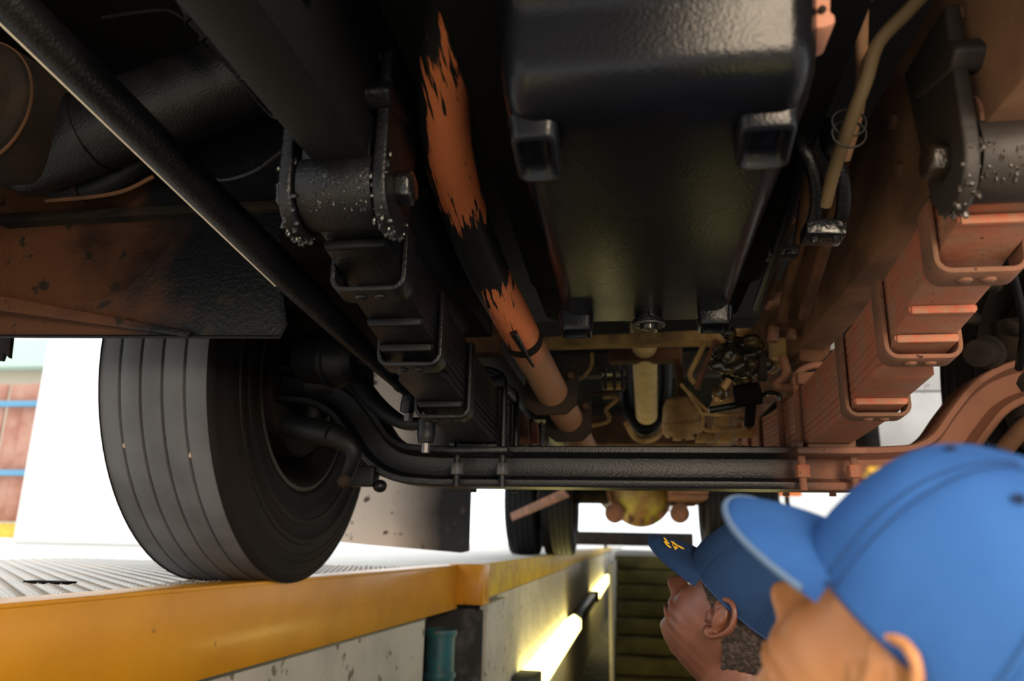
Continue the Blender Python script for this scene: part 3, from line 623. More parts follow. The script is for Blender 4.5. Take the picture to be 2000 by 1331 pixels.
# ---------------- tanks, drum and hoses upper left
a, b = P(20, 318, Y=1.17), P(560, 120, Y=1.16)
t = thing('air_tank', 'dark cylindrical tank with a broad sheen, upper left behind the rod', 'tank', tuple(a)); d = b-a; h = d.length
G().lathe([(0, -.02), (.05, -.012), (.072, .01), (.076, .03), (.076, h), (.07, h+.02), (0, h+.03)], a, d, 48).build('shell', BLACK, t)
G().lathe([(.070, 0), (.079, 0), (.079, .012), (.070, .012)], a+d*.30, d, 48, closed=True).build('band', BLACK, t)
t = thing('filter_drum', 'big dark round drum end at the upper left edge', 'drum', tuple(P(-60, 170, Y=1.02)))
o_ = P(-70, 190, Y=1.02)
G().lathe([(0, 0), (.095, 0), (.112, .012), (.118, .03), (.118, .16), (0, .16)], o_, (0.05, 1, .1), 48).build('shell', DARK, t, bevel=.002)
G().lathe([(.112, 0), (.1195, 0), (.1195, .003), (.112, .003)], o_+V((0, .02, 0)), (0.05, 1, .1), 48, closed=True).build('rim', DUST, t)
t = thing('rubber_elbow', 'dirty rubber pipe sleeve lying across the rusty guard plate', 'hose', tuple(P(150, 370, Y=1.24)))
hp = curve([P(60, 368, Y=1.24), P(150, 372, Y=1.25), P(220, 352, Y=1.25), P(300, 300, Y=1.25)], 5)
G().tube(hp, lerps([.012, .021, .027, .028], 5), 16).build('sleeve', MATBLK, t)
G().tube([hp[5]+(hp[6]-hp[5])*.0, hp[5]+(hp[6]-hp[5])*.8], .0245, 16).build('band', DARK, t)
G().tube(curve([P(90, 392, Y=1.23), P(180, 385, Y=1.23), P(245, 372, Y=1.23), P(300, 345, Y=1.23)], 5), .004, 8).build('wire', DUST, t)
tag(G().tube(curve([P(405, 342, Y=1.12), P(440, 350, Y=1.11), P(500, 332, Y=1.08), P(558, 290, Y=1.04), P(600, 265, Y=1.0)], 6), .0048, 12).build('ribbed_hose', BLACK), 'thin shiny hose curving from the rod to the black hanger', 'hose')
t = thing('cable_bundle', 'glossy black cables tied together at the top left', 'cables', tuple(P(400, 90, Y=1.0)))
G().tube(curve([P(330, -30, Y=.98), P(372, 40, Y=1.0), P(420, 95, Y=1.0), P(465, 145, Y=1.0), P(500, 160, Y=1.0), P(548, 153, Y=1.0)], 6), .0048, 10).build('cable', WETBLK, t)
G().tube(curve([P(348, -30, Y=.97), P(395, 45, Y=1.0), P(440, 105, Y=1.0), P(478, 150, Y=1.0), P(520, 185, Y=1.0), P(575, 182, Y=1.0)], 6), .004, 10).build('cable', WETBLK, t)
G().tube(curve([P(200, 35, Y=1.05), P(270, 24, Y=1.02), P(332, 22, Y=1.0), P(390, 65, Y=1.0), P(468, 155, Y=1.0), P(530, 225, Y=1.0), P(570, 227, Y=1.0)], 6), .0032, 8).build('cable', BLACK, t)
G().tube(curve([P(470, 60, Y=1.02), P(466, 100, Y=1.0), P(474, 140, Y=1.0)], 6), .002, 8).build('cable', BLACK, t)
for (x, y) in ((372, 42), (402, 80)):
    c = P(x, y, Y=1.0); G().lathe([(.0095, -.004), (.0112, -.004), (.0112, .004), (.0095, .004)], c, (P(x+22, y+34, Y=1.0)-c), 20, closed=True).build('tie', WETBLK, t)
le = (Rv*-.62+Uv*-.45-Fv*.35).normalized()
G().tube([pa+(pb-pa)*k+le*(rr+.0002) for k, rr in ((.02, .0272), (.25, .0278), (.5, .0278), (.60, .0275))], .0034, 8).build('lit_edge_strip', material('lit_worn_edge', (.80, .70, .56), .45, bump=.3, bscale=200), dl)  # sunlight on the worn edge, put in as a pale strip
tag(G().tube(curve([P(612, -20, Y=.95), P(634, 45, Y=.95), P(652, 90, Y=1.0), P(690, 160, Y=1.1)], 5), .0012, 8).build('loose_wire', STEELB), 'single thin loose wire hanging at the top, right of the black rail', 'wire')
tag(G().tube(curve([P(440, -10, Y=.93), P(490, 50, Y=.98), P(520, 95, Y=1.0), P(560, 150, Y=1.04)], 5), .0028, 8).build('rail_edge_glint', STEELB), 'thin pale strip added for the bright edge of the black rail, top left', 'pipe')  # pale strip puts in the light along the rail edge
# damper beside the pipe
a, b = P(770, 330, Y=1.22), P(925, 575, Y=1.62)
t = thing('shock_absorber', 'black tubular damper between the black spring and the orange pipe', 'shock absorber', tuple(a)); d = b-a; h = d.length
G().lathe([(0, 0), (.036, 0), (.038, .01), (.038, h*.93), (.030, h*.97), (0, h*.97)], a, d, 32).build('body', MATBLK, t, bevel=.001)
G().lathe([(0, 0), (.014, 0), (.014, .12), (0, .12)], b-d*.05, d, 16).build('shaft', STEELB, t)
G().box(tuple(P(905, 610, Y=1.72)-V((.01, 0, .1))), tuple(P(905, 610, Y=1.72)+V((.09, .06, .02)))).build('foot_bracket', DUST, t, bevel=.006)

# ---------------- orange exhaust pipe with clamps
pth = [P(905, -60, Y=.72), P(890, 20, Y=.79), P(868, 130, Y=.87), P(868, 250, Y=.96), P(886, 350, Y=1.05), P(915, 440, Y=1.16), P(957, 540, Y=1.30), P(1000, 620, Y=1.44), P(1042, 700, Y=1.62), P(1078, 765, Y=1.80), P(1108, 815, Y=1.97), P(1140, 875, Y=2.22), P(1160, 915, Y=2.45)]
t = thing('exhaust_pipe', 'thick bent orange pipe streaked with black paint runs, centre', 'pipe', tuple(pth[5]))
cv = curve(pth, 7); G().tube(cv, .0375, 40).build('pipe', PIPEM, t)
i = 8*7-4; G().tube(cv[i:i+2], .0395, 40).build('weld_ring', DARK, t)
for px, py, Y, rr, tilt in ((1078, 765, 1.80, .058, 0), (1112, 822, 1.98, .055, 0)):
    c = P(px, py, Y=Y); d = (P(1140, 875, Y=2.22)-P(1042, 700, Y=1.62)).normalized()
    n0 = V((1, 0, 0)); n0 = (n0-d*n0.dot(d)).normalized(); n1 = d.cross(n0); g = G()
    outer = [c+n0*(rr*1.05*sx)+n1*(rr*sy) for sx, sy in ((-1.1, -1), (1, -1), (1, .6), (.6, 1.0), (-.6, 1.0), (-1.1, .6))]
    g.prism(outer, d*.008); g.build('flange', DARK, t, bevel=.002)
    for sx in (-.85, .85): G().lathe([(0, -.012), (.009, -.012), (.009, .02), (0, .02)], c+n0*(rr*.95*sx)+n1*(rr*-.6), d, 6).build('flange_bolt', DUST, t)
# black paint drip with yellow shine lies on the pipe
c = [P(975, 545, Y=1.25), P(1003, 650, Y=1.42), P(1020, 680, Y=1.48), P(1042, 716, Y=1.56)]
tag(G().tube(curve(c[1:], 5), lerps([.008, .006, .003], 5), 8).build('paint_drip', WETBLK, t), None, None)
# ---------------- oil pan
PM = PANBLK
t = thing('oil_pan', 'big glossy black oil pan bulging down at the top centre', 'oil pan', (CX-.015, 1.0, .53))
prof = [(1.44, .70), (1.44, .545), (1.432, .534), (1.415, .530), (.715, .530), (.688, .532), (.664, .538), (.648, .552), (.641, .566), (.639, .576), (.630, .606), (.627, .615), (.620, .624), (.611, .631), (.600, .6355), (.588, .6375), (.575, .638), (.50, .6385), (.40, .639), (.40, .72), (.40, .80), (1.44, .80)]
def half(y):     # half width along the pan
    return .150+.004*min(max((y-.5)/.9, 0), 1)
rows = []
for u, ins in ((-1, .022), (-1, .010), (-1, .003), (-1, 0), (1, 0), (1, .003), (1, .010), (1, .022)):
    d = {.022: 0, .010: .012, .003: .02, 0: .034}[ins]; r = []
    for y, z in prof:
        bottom = z < .66; e = {.022: 1.0, .010: .45, .003: .12, 0: 0}[ins]
        # shrink the outline at the side edges to round them
        yy = y; zz = z
        if z < .7:
            zz = z+.024*e*(1 if bottom else 0); 
            if y < .70: yy = y+.020*e
            if y > 1.40: yy = y-.02*e
        off = half(y)+.012*(1 if z > .6 else 0)*0 - (0.022-ins*0)*0
        xx = u*(half(y)-(.024*(1-math.sqrt(max(0, 1-(1-e)**2)))*0)+(0)) 
        lat = {1.0: 0, .45: .008, .12: .018, 0: .030}[e]
        r.append((CX-.008+u*(half(y)-lat), yy, zz))
    rows.append(r)
G().strip(rows).build('shell', PM, t, angle=50)
# square cup feet at the corners
def foot(x0, x1, y0, y1, z0, z1, lab=None):
    g = G(); r = .010
    def rr(i, z, sh=0): 
        a0, a1, b0, b1 = x0+i, x1-i, y0+i, y1-i; q = max(r-i*.5, .003); pts = []
        for cx, cy, s in ((a1-q, b0+q, -90), (a1-q, b1-q, 0), (a0+q, b1-q, 90), (a0+q, b0+q, 180)):
            pts += [(cx+q*cos(radians(s+k*22.5)), cy+q*sin(radians(s+k*22.5)), z) for k in range(5)]
        return pts
    # outer wall up, rim, inner cup
    sl = (.016 if z1 == .54 and y0 < 1 else .004)/(y1-y0)
    tl = lambda q: [(a_, b_, c_-(b_-y0)*sl) for a_, b_, c_ in q]
    g.strip([rr(-.004, z1), rr(-.001, z0+.012), tl(rr(0, z0+.002)), tl(rr(.0015, z0)), tl(rr(.005, z0-.001)), tl(rr(.0065, z0+.002)), tl(rr(.009, z0+.010)), tl(rr(.015, z0+.013))], caps=True)
    return g.build('corner_foot', PM, t, angle=50)
foot(-.116, -.070, .690, .760, .516, .54)
foot(.112, .166, .700, .762, .518, .54)
foot(-.128, -.070, 1.375, 1.425, .503, .54)
foot(.125, .182, 1.365, 1.420, .506, .54)
# curved yoke of the casting round the front feet
c = P(1266, 640, Z=.525)
dp = G().lathe([(0, 0), (.026, 0), (.026, -.006), (.030, -.008), (.030, -.016), (.026, -.019), (.017, -.019), (.016, -.026), (0, -.026)], (c.x, 1.405, .534), (0, 0, 1), 32).build('drain_plug', WETBLK, t)
G().tube([(c.x+.029*cos(q*pi/10), 1.405+.029*sin(q*pi/10), .517) for q in range(20)], .0022, 8, closed=True).build('plug_seal', STEELB, dp)
for i in range(7):
    for s in (-1, 1): G().lathe([(0, 0), (.008, 0), (.008, .012), (0, .012)], (CX-.008+s*.155, .5+i*.14, .69), (0, 0, -1), 6).build('flange_bolt', BLACK, t)
G().box((CX-.175, .42, .69), (CX+.155, 1.46, .702)).build('flange', BLACK, t, bevel=.003)

# ---------------- plumbing on the right of the pan
def hose(name, label, cat, pts, r, mat, n=6, seg=14, group=None):
    return tag(G().tube(curve([P(x, y, Y=Y) for x, y, Y in pts], n), r, seg).build(name, mat), label, cat, group)
t = thing('coolant_pipe', 'pale dusty upright pipe with a hex union, right of the pan', 'pipe', tuple(P(1675, 120, Y=.85)))
G().tube(curve([P(1683, 10, Y=.80), P(1682, 90, Y=.84), P(1684, 150, Y=.88), P(1672, 230, Y=.93), P(1650, 310, Y=.98)], 6), .0078, 16).build('pipe', material('tan_dust', (.42, .22, .12), .8, col2=(.34, .19, .11), nscale=30, spots=(.08, .05, .03), spot_scale=90), t)
G().lathe([(0, 0), (.0135, 0), (.0135, .05), (0, .05)], P(1680, 8, Y=.80), (0, -.2, 1), 6).build('union_nut', DUSTRED, t, bevel=.001)
hose('bent_hose', 'olive brown bent hose crossing behind the pale pipe', 'hose', ((1830, -40, .80), (1775, 20, .82), (1715, 85, .84), (1690, 160, .85), (1662, 235, .88), (1630, 330, .95), (1612, 400, 1.0)), .0085, material('olive_hose', (.13, .085, .04), .75, bump=.2, bscale=90))
for (y, dy) in ((240, 0), (262, 1)):
    hoop = G().lathe([(.0195, -.0015), (.0208, -.0015), (.0208, .0015), (.0195, .0015)], P(1658, y, Y=.90), (P(1640, y+40, Y=.94)-P(1658, y, Y=.90)), 24, closed=True).build('hose_clip', STEELB)
    tag(hoop, ('upper' if dy == 0 else 'lower')+' wire clip holding the pale pipe and the hose together', 'clip')
t = thing('mounting_block', 'tan dusty casting block beside the upper right corner of the pan', 'bracket', tuple(P(1600, 20, Y=.66)))
G().prism([P(1578, -30, Y=.66), P(1576, 56, Y=.66), P(1615, 52, Y=.66), P(1632, 44, Y=.66), P(1632, 28, Y=.66), P(1622, 22, Y=.66), P(1624, -30, Y=.66)], (0, .05, 0)).build('block', material('tan_casting', (.45, .20, .13), .8, bump=.15, bscale=60), t, bevel=.004)
G().ball(P(1606, 18, Y=.657), (.004, .003, .004), 10, 6).build('bolt', DARK, t)
# pair of U rods through a block
c = P(1607, 455, Y=1.04)
t = thing('double_u_clamp', 'pair of glossy black bent rods through a small wet black block', 'clamp', tuple(c))
G().obox(c, .052, .05, .022, Matrix.Rotation(radians(4), 3, 'Y')).build('block', WETBLK, t, bevel=.003)
for dx in (0, 52):
    G().tube(curve([P(1584+dx, 446, Y=1.035), P(1594+dx, 410, Y=1.01), P(1594+dx, 360, Y=.98), P(1582+dx, 315, Y=.96), P(1565+dx, 285, Y=.96), P(1560+dx, 240, Y=.99)], 6), .0092, 14).build('rod', BLACK, t)
for dx in (-14, 14): G().lathe([(0, 0), (.006, 0), (.006, .008), (0, .008)], c+V((dx*.001, -.012, -.011)), (0, 0, -1), 6).build('bolt_head', WETBLK, t)
hose('steel_line', 'brown oil line slanting down behind the wet clamp block, left one', 'pipe', ((1585, 300, 1.1), (1560, 480, 1.25), (1540, 560, 1.4), (1528, 625, 1.55)), .010, DUST)
hose('steel_line', 'brown oil line slanting down from below the wet clamp block, right one', 'pipe', ((1660, 250, 1.05), (1628, 420, 1.15), (1600, 520, 1.28), (1568, 618, 1.5)), .010, DUST)
hose('steel_line', 'thin dark line close to the right side of the pan', 'pipe', ((1590, 90, .9), (1570, 300, 1.0), (1520, 480, 1.2), (1478, 600, 1.5)), .009, MATBLK)
hose('steel_line', 'thin brown line second from the right side of the pan', 'pipe', ((1545, 430, 1.2), (1518, 510, 1.35), (1500, 600, 1.55), (1482, 640, 1.7)), .008, DUST)
t = thing('pipe_bracket', 'dark two bolt bracket holding the lines right of the pan', 'bracket', tuple(P(1525, 490, Y=1.22)))
G().prism([P(1500, 482, Y=1.22), P(1500, 500, Y=1.22), P(1562, 496, Y=1.22), P(1562, 478, Y=1.22)], (0, .03, 0)).build('strap', BLACK, t, bevel=.002)
for x in (1512, 1540): G().ball(P(x, 494, Y=1.217), .005, 10, 6).build('bolt_head', BLACK, t)
t = thing('line_union', 'small rusty square union where the lines meet', 'fitting', tuple(P(1515, 580, Y=1.5)))
G().prism([P(1500, 570, Y=1.5), P(1500, 596, Y=1.5), P(1533, 592, Y=1.5), P(1533, 568, Y=1.5)], (0, .04, 0)).build('block', DUSTRED, t, bevel=.003)
G().tube([P(1516, 560, Y=1.52), P(1516, 606, Y=1.52)], .008, 8).build('stem', DUST, t)
# rear cross bracket on the right rail
t = thing('cross_bracket', 'brown bracket and lobe below the right frame rail', 'bracket', tuple(P(1560, 640, Y=1.8)))
G().prism([P(1505, 625, Y=1.8), P(1505, 648, Y=1.8), P(1640, 640, Y=1.8), P(1640, 612, Y=1.8)], (0, .05, 0)).build('arm', DUST, t, bevel=.004)
G().tube([P(1512, 640, Y=1.79), P(1508, 668, Y=1.79)], .013, 14).build('lug', DUSTRED, t)
G().tube([P(1548, 645, Y=1.80), P(1544, 662, Y=1.80)], .012, 14).build('lug', DUSTRED, t)
t = thing('steering_box', 'brown steering box with a pitman arm, left of the red spring', 'steering box', tuple(P(1560, 690, Y=1.9)))
G().prism([P(1500, 660, Y=2.0), P(1500, 700, Y=2.0), P(1520, 720, Y=2.0), P(1545, 700, Y=2.0), P(1556, 655, Y=2.0)], (0, .1, 0)).build('housing', YLITDUST, t, bevel=.008)
G().prism([P(1560, 640, Y=1.9), P(1560, 705, Y=1.9), P(1600, 712, Y=1.9), P(1624, 690, Y=1.9), P(1624, 640, Y=1.9)], (0, .12, 0)).build('cover', DUST, t, bevel=.01)
G().tube(curve([P(1530, 700, Y=1.95), P(1535, 735, Y=1.93), P(1515, 755, Y=1.93), P(1560, 757, Y=1.9)], 5), .012, 12).build('pitman_arm', DUSTRED, t)
tag(G().prism([P(1590, 655, Y=3.2), P(1590, 690, Y=3.2), P(1632, 680, Y=3.2), P(1628, 640, Y=3.2)], (0, .02, 0)).build('pale_gap_fill', SHEET, bevel=.002), 'small pale sheet added for the bright wall glimpsed between brown bracket and red spring clip', 'plate')  # added sheet stands in for bright outdoors showing through the gap

# ---------------- beyond the axle, centre
t = thing('propeller_shaft', 'yellow-lit ringed drive shaft behind the pan plug', 'drive shaft', tuple(P(1260, 720, Y=3)))
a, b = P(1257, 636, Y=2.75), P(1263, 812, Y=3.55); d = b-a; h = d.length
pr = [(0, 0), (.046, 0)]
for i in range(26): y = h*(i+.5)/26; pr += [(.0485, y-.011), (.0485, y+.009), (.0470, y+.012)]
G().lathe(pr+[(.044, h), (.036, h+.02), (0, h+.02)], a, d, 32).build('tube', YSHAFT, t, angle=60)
t = thing('shaft_hoop', 'black safety hoop hanging round the end of the ringed shaft', 'hoop', tuple(P(1261, 850, Y=3.5)))
G().tube(curve([P(1222, 660, Y=3.63), P(1222, 745, Y=3.63), P(1228, 800, Y=3.63), P(1246, 832, Y=3.63), P(1261, 840, Y=3.63), P(1277, 832, Y=3.63), P(1294, 800, Y=3.63), P(1300, 745, Y=3.63), P(1300, 660, Y=3.63)], 5), .030, 16).build('hoop', MATBLK, t)
G().tube(curve([P(1222, 825, Y=3.5), P(1240, 855, Y=3.5), P(1261, 862, Y=3.5), P(1285, 852, Y=3.5), P(1300, 825, Y=3.5)], 5), .012, 10).build('lip', YLITDUST, t)
t = thing('round_reservoir', 'squat yellow-lit dusty reservoir right of the shaft hoop', 'reservoir', tuple(P(1332, 820, Y=2.9)))
c = P(1332, 830, Y=2.9)
G().lathe([(0, -.055), (.04, -.055), (.065, -.040), (.072, -.025), (.072, .0), (.075, .004), (.075, .012), (.070, .016), (.062, .07), (.045, .10), (0, .11)], c, (-.1, -.25, 1), 40).build('bowl', YLITDUST, t)
G().tube([c+V((0, .03, .05)), c+V((0, .05, .36))], .014, 12).build('hanger_rod', DUST, t)
for k, (x, y) in enumerate(((1310, 858), (1335, 862), (1358, 852))): G().ball(P(x, y, Y=2.84), .008, 8, 6).build('rim_bolt', DUST, t)
t = thing('cross_member', 'yellow-lit dusty cross beam just behind the oil pan', 'beam', tuple(P(1250, 668, Y=2.5)))
G().prism([P(1060, 658, Y=2.5), P(1060, 674, Y=2.5), P(1480, 664, Y=2.5), P(1480, 640, Y=2.5)], (0, .08, 0)).build('web', YLITDUST, t, bevel=.004)
G().prism([P(1190, 683, Y=2.9), P(1190, 705, Y=2.9), P(1330, 702, Y=2.9), P(1330, 680, Y=2.9)], (0, .08, 0)).build('lower_web', DUST, t, bevel=.004)
t = thing('second_cross_member', 'brown cross beam low behind the axle, far centre', 'beam', tuple(P(1200, 830, Y=4.2)))
G().prism([P(1050, 812, Y=4.2), P(1050, 870, Y=4.2), P(1480, 866, Y=4.2), P(1480, 838, Y=4.2), P(1200, 812, Y=4.2)], (0, .1, 0)).build('web', DUST, t, bevel=.006)
for x in (1100, 1150, 1390, 1440): G().ball(P(x, 850, Y=4.18), .016, 8, 6).build('bolt_head', YLITDUST, t)
# valve block and pipes left of shaft
t = thing('valve_block', 'small grimy valve block with stub pipes left of the ringed shaft', 'valve', tuple(P(1195, 740, Y=2.7)))
for k, (x0, y0, x1, y1, m) in enumerate(((1176, 722, 1222, 730, STEELB), (1174, 738, 1224, 742, DARK), (1176, 748, 1220, 758, YLITDUST))):
    G().prism([P(x0, y0, Y=2.7), P(x0, y1, Y=2.7), P(x1, y1, Y=2.7), P(x1, y0, Y=2.7)], (0, .04, 0)).build('plate', m, t, bevel=.003)
for x in (1182, 1200, 1216): G().tube([P(x, 718, Y=2.69), P(x, 762, Y=2.69)], .006, 8).build('stud', STEELB, t)
hose('thin_line', 'thin yellow-lit bent line between the pipe end and the shaft', 'pipe', ((1156, 690, 2.4), (1155, 715, 2.4), (1140, 735, 2.4), (1130, 742, 2.4)), .006, YLITDUST)
hose('thin_line', 'thin pale line hooking up under the valve block', 'pipe', ((1178, 776, 2.8), (1206, 778, 2.8), (1184, 800, 2.8), (1190, 815, 2.8), (1183, 826, 2.8), (1150, 833, 2.8)), .007, YLITDUST)
hose('thin_line', 'fine line running across below the ringed shaft', 'pipe', ((1120, 790, 2.9), (1160, 770, 2.9), (1215, 765, 2.9)), .004, DUST)
hose('air_line', 'yellow-lit upright line, left of the two behind the right rear pan foot', 'pipe', ((1378, 668, 2.2), (1360, 705, 2.2), (1348, 732, 2.2), (1358, 750, 2.2)), .0085, YLITDUST)
hose('air_line', 'brown upright line, right of the two behind the right rear pan foot', 'pipe', ((1400, 665, 2.2), (1380, 710, 2.2), (1366, 742, 2.2), (1362, 760, 2.2)), .0095, DUSTRED)
hose('air_line', 'dark line looping low past the yellow-lit reservoir', 'pipe', ((1330, 750, 2.3), (1350, 775, 2.3), (1372, 812, 2.3), (1374, 838, 2.3), (1400, 842, 2.3), (1450, 835, 2.3)), .0055, YLITDUST)
hose('air_line', 'pale line rising in a V right of the yellow-lit reservoir', 'pipe', ((1345, 765, 2.3), (1385, 805, 2.3), (1394, 790, 2.3), (1405, 760, 2.3), (1418, 740, 2.3)), .005, YLITDUST)
hose('air_line', 'straight yellow-lit line under the oily pump, nearly level', 'pipe', ((1370, 808, 2.25), (1420, 812, 2.25), (1470, 808, 2.25)), .005, YLITDUST)
t = thing('oily_pump', 'black oily pump with wet highlights right of centre', 'pump', tuple(P(1445, 720, Y=1.95)))
rn = random.Random(11); g = G()
for k in range(80):
    g.ball(P(1440+rn.gauss(0, 22), 700+rn.gauss(0, 20), Y=2.0+rn.uniform(-.05, .05)), (rn.uniform(.008, .03), rn.uniform(.012, .03), rn.uniform(.006, .022)), 10, 7)
g.build('grimy_body', material('oily_ochre_grime', (.02, .018, .013), .22, col2=(.16, .10, .035), nscale=22, lo=.5, hi=.65, bump=.8, bscale=70), t, voxel=.005)
G().prism([P(1482, 686, Y=1.95), P(1482, 742, Y=1.95), P(1500, 742, Y=1.95), P(1496, 684, Y=1.95)], (0, .03, 0)).build('end_plate', DARK, t, bevel=.003)
a, b = P(1436, 775, Y=1.9), P(1484, 768, Y=1.9); d = b-a
G().lathe([(0, 0), (.026, 0), (.028, .004), (.028, d.length), (0, d.length)], a, d, 24).build('filter_can', VOID, t, bevel=.001)
G().tube(curve([P(1484, 778, Y=1.9), P(1500, 768, Y=1.88), P(1520, 772, Y=1.86), P(1524, 782, Y=1.86)], 5), .006, 10).build('spout', WETBLK, t)
G().prism([P(1458, 790, Y=1.92), P(1456, 832, Y=1.92), P(1474, 832, Y=1.92), P(1478, 790, Y=1.92)], (0, .03, 0)).build('stand', VOID, t, bevel=.003)
G().tube([P(1398, 785, Y=1.95), P(1424, 742, Y=1.95)], .009, 12).build('link', YLITDUST, t)
G().tube([P(1385, 802, Y=1.95), P(1440, 792, Y=1.95)], .009, 12).build('link', BLACK, t)
for k, (x0, y0, x1, y1, lb) in enumerate(((1395, 775, 1432, 790, 'upper'), (1400, 815, 1425, 834, 'lower left'), (1365, 845, 1400, 862, 'bottom left'), (1410, 846, 1432, 862, 'bottom middle'), (1440, 838, 1482, 852, 'rounded right'))):
    tag(G().prism([P(x0, y0, Y=2.6), P(x0-6, y1, Y=2.6), P(x1-4, y1, Y=2.6), P(x1, y0, Y=2.6)], (0, .06, 0)).build('casting_lug', YLITDUST, bevel=.005), lb+' yellow-lit dusty lug of the group below the oily pump', 'lug')
t = thing('side_bracket', 'small rusty twin plate bracket left of the pipe end behind the axle', 'bracket', tuple(P(1030, 840, Y=2.3)))
G().prism([P(1012, 800, Y=2.2), P(1012, 868, Y=2.2), P(1034, 868, Y=2.2), P(1030, 815, Y=2.2)], (0, .03, 0)).build('plate', DUSTRED, t, bevel=.003)
G().prism([P(1036, 825, Y=2.25), P(1036, 868, Y=2.25), P(1052, 866, Y=2.25), P(1048, 826, Y=2.25)], (0, .03, 0)).build('plate', RED, t, bevel=.003)
t = thing('stub_mount', 'dusty rubber mount beside the foot of the black damper', 'mount', tuple(P(950, 680, Y=1.9)))
G().lathe([(0, 0), (.045, 0), (.045, .05), (.03, .06), (.03, .1), (0, .1)], P(958, 690, Y=1.95), (0, 0, 1), 24).build('bush', DUST, t, bevel=.002)
tag(G().prism([P(810, 478, Y=1.7), P(812, 520, Y=1.7), P(848, 560, Y=1.7), P(880, 556, Y=1.7), P(830, 486, Y=1.7)], (0, .02, 0)).build('gusset_plate', DUSTRED, bevel=.002), 'bare reddish gusset glimpsed right of the black leaves', 'plate')

# ---------------- rear axle
t = thing('rear_axle', 'dusty rear axle with a ribbed yellow differential, far centre', 'axle', (CX, REARY, .5))
c = V((CX+.03, REARY-.1, .55))
G().lathe([(0, -.34), (.10, -.33), (.20, -.26), (.27, -.14), (.29, 0), (.27, .15), (0, .2)], c, (0, 1, -.15), 36).build('differential', material('olive_yellow_paint', (.42, .34, .05), .5, col2=(.25, .13, .05), nscale=5, bump=.2, bscale=30), t)
for k in range(9): 
    a = radians(190+k*20); G().box((c.x+.27*cos(a)-.015, c.y-.22, c.z+.25*sin(a)-.03), (c.x+.27*cos(a)+.015, c.y+.1, c.z+.25*sin(a)+.03)).build('rib', DUSTRED, t, bevel=.006)
G().box((c.x-.30, c.y-.12, c.z-.02), (c.x+.30, c.y+.2, c.z+.10)).build('carrier_flange', DUSTRED, t, bevel=.02)
G().tube([(CX-.9, REARY, .55), (CX+.9, REARY, .55)], .085, 20).build('axle_tube', DARK, t)
for x in (1200, 1328):
    c2 = P(x, 1003, Y=6.9); G().lathe([(0, 0), (.05, 0), (.055, .01), (.085, .015), (.085, .06), (.06, .08), (0, .3)], c2, (0, 1, 0), 24).build('brake_pot', DUSTRED, t, bevel=.003)
t = thing('wooden_plank', 'slanting brown plank in front of the rear wheels', 'plank', tuple(P(1050, 985, Y=4.9)))
G().prism([P(996, 1003, Y=5.6), P(1000, 1018, Y=5.6), P(1112, 970, Y=4.6), P(1100, 955, Y=4.6)], (.0, .06, 0)).build('board', DUSTRED, t, bevel=.004)
G().tube([P(1050, 985, Y=5.1)+V((0,.06,0)), P(1050, 985, Y=5.1)+V((.05, .08, .95))], .012, 8).build('hanger_rod', DARK, t)
t = thing('yellow_post', 'yellow painted guard post outside behind the rear wheels', 'post', tuple(P(1015, 1060, Y=14)))
G().lathe([(0, 0), (.09, 0), (.09, 1.1), (.06, 1.16), (0, 1.18)], (P(1018, 1075, Y=12).x, 12, 0), (0, 0, 1), 20).build('shaft', YELLOW, t)
t = thing('rear_spring', 'rusty rear leaf spring stack above the cap brim', 'leaf spring', (.55, 6.6, .5))
for k in range(5): G().prism([(.30, 6.2+.06*k, .62-.035*k), (.30, 8.2-.06*k, .62-.035*k), (.30, 8.2-.06*k, .65-.035*k), (.30, 6.2+.06*k, .65-.035*k)], (.30, 0, 0)).build('leaf', DUSTRED, t, bevel=.004)
# right hand clutter in the shade by the far wheel
t = thing('right_knuckle', 'shaded steering knuckle and hub by the right wheel', 'steering knuckle', (.93, AY, .5))
G().tube([(.914, AY-.01, .42), (.914, AY+.01, .66)], .04, 20).build('kingpin_housing', DARK, t, bevel=.004)
for x, y, r in ((1945, 560, .014), (1932, 688, .036), (1990, 640, .02), (1905, 622, .014)):
    c = P(x, y, Y=1.7); G().lathe([(0, -.008), (r*.45, -.008), (r*.45, 0), (r, 0), (r, .012), (r*.8, .014), (r*.8, .07), (0, .07)], c, (-.6, -.7, -.2), 20).build('boss', DARK, t, bevel=.002)
hose('brake_hose', 'dark brake hose hanging in the shade at the right edge', 'hose', ((1960, 480, 1.5), (1985, 560, 1.55), (2000, 640, 1.6), (1990, 720, 1.7)), .008, MATBLK)
hose('track_rod', 'dusty curved rod below the right axle end, above the nearer cap', 'rod', ((1960, 880, 1.75), (2000, 835, 1.72), (2060, 790, 1.7)), .018, DUST)
# ================================================================== THE TWO MEN
def interp(tab, v):
    if v <= tab[0][0]: return tab[0][1]
    for (a, fa), (b, fb) in zip(tab, tab[1:]):
        if v <= b:
            t = (v-a)/(b-a); t = t*t*(3-2*t)*.35+t*.65; return fa+(fb-fa)*t
    return tab[-1][1]
HF = [(-.122, -.02), (-.118, .025), (-.113, .058), (-.105, .078), (-.094, .089), (-.084, .088), (-.077, .086), (-.070, .095), (-.0655, .093), (-.061, .087), (-.056, .095), (-.050, .094), (-.044, .090), (-.02, .086), (0, .084), (.012, .085), (.022, .094), (.034, .095), (.06, .086), (.08, .070), (.10, .040), (.112, .0)]
HB = [(-.122, -.06), (-.09, -.066), (-.06, -.074), (-.03, -.088), (0, -.097), (.03, -.100), (.06, -.092), (.09, -.062), (.105, -.03), (.112, -.005)]
HW = [(-.122, .008), (-.116, .022), (-.108, .034), (-.095, .046), (-.08, .055), (-.06, .062), (-.03, .069), (0, .073), (.03, .076), (.06, .071), (.085, .053), (.10, .034), (.112, .006)]
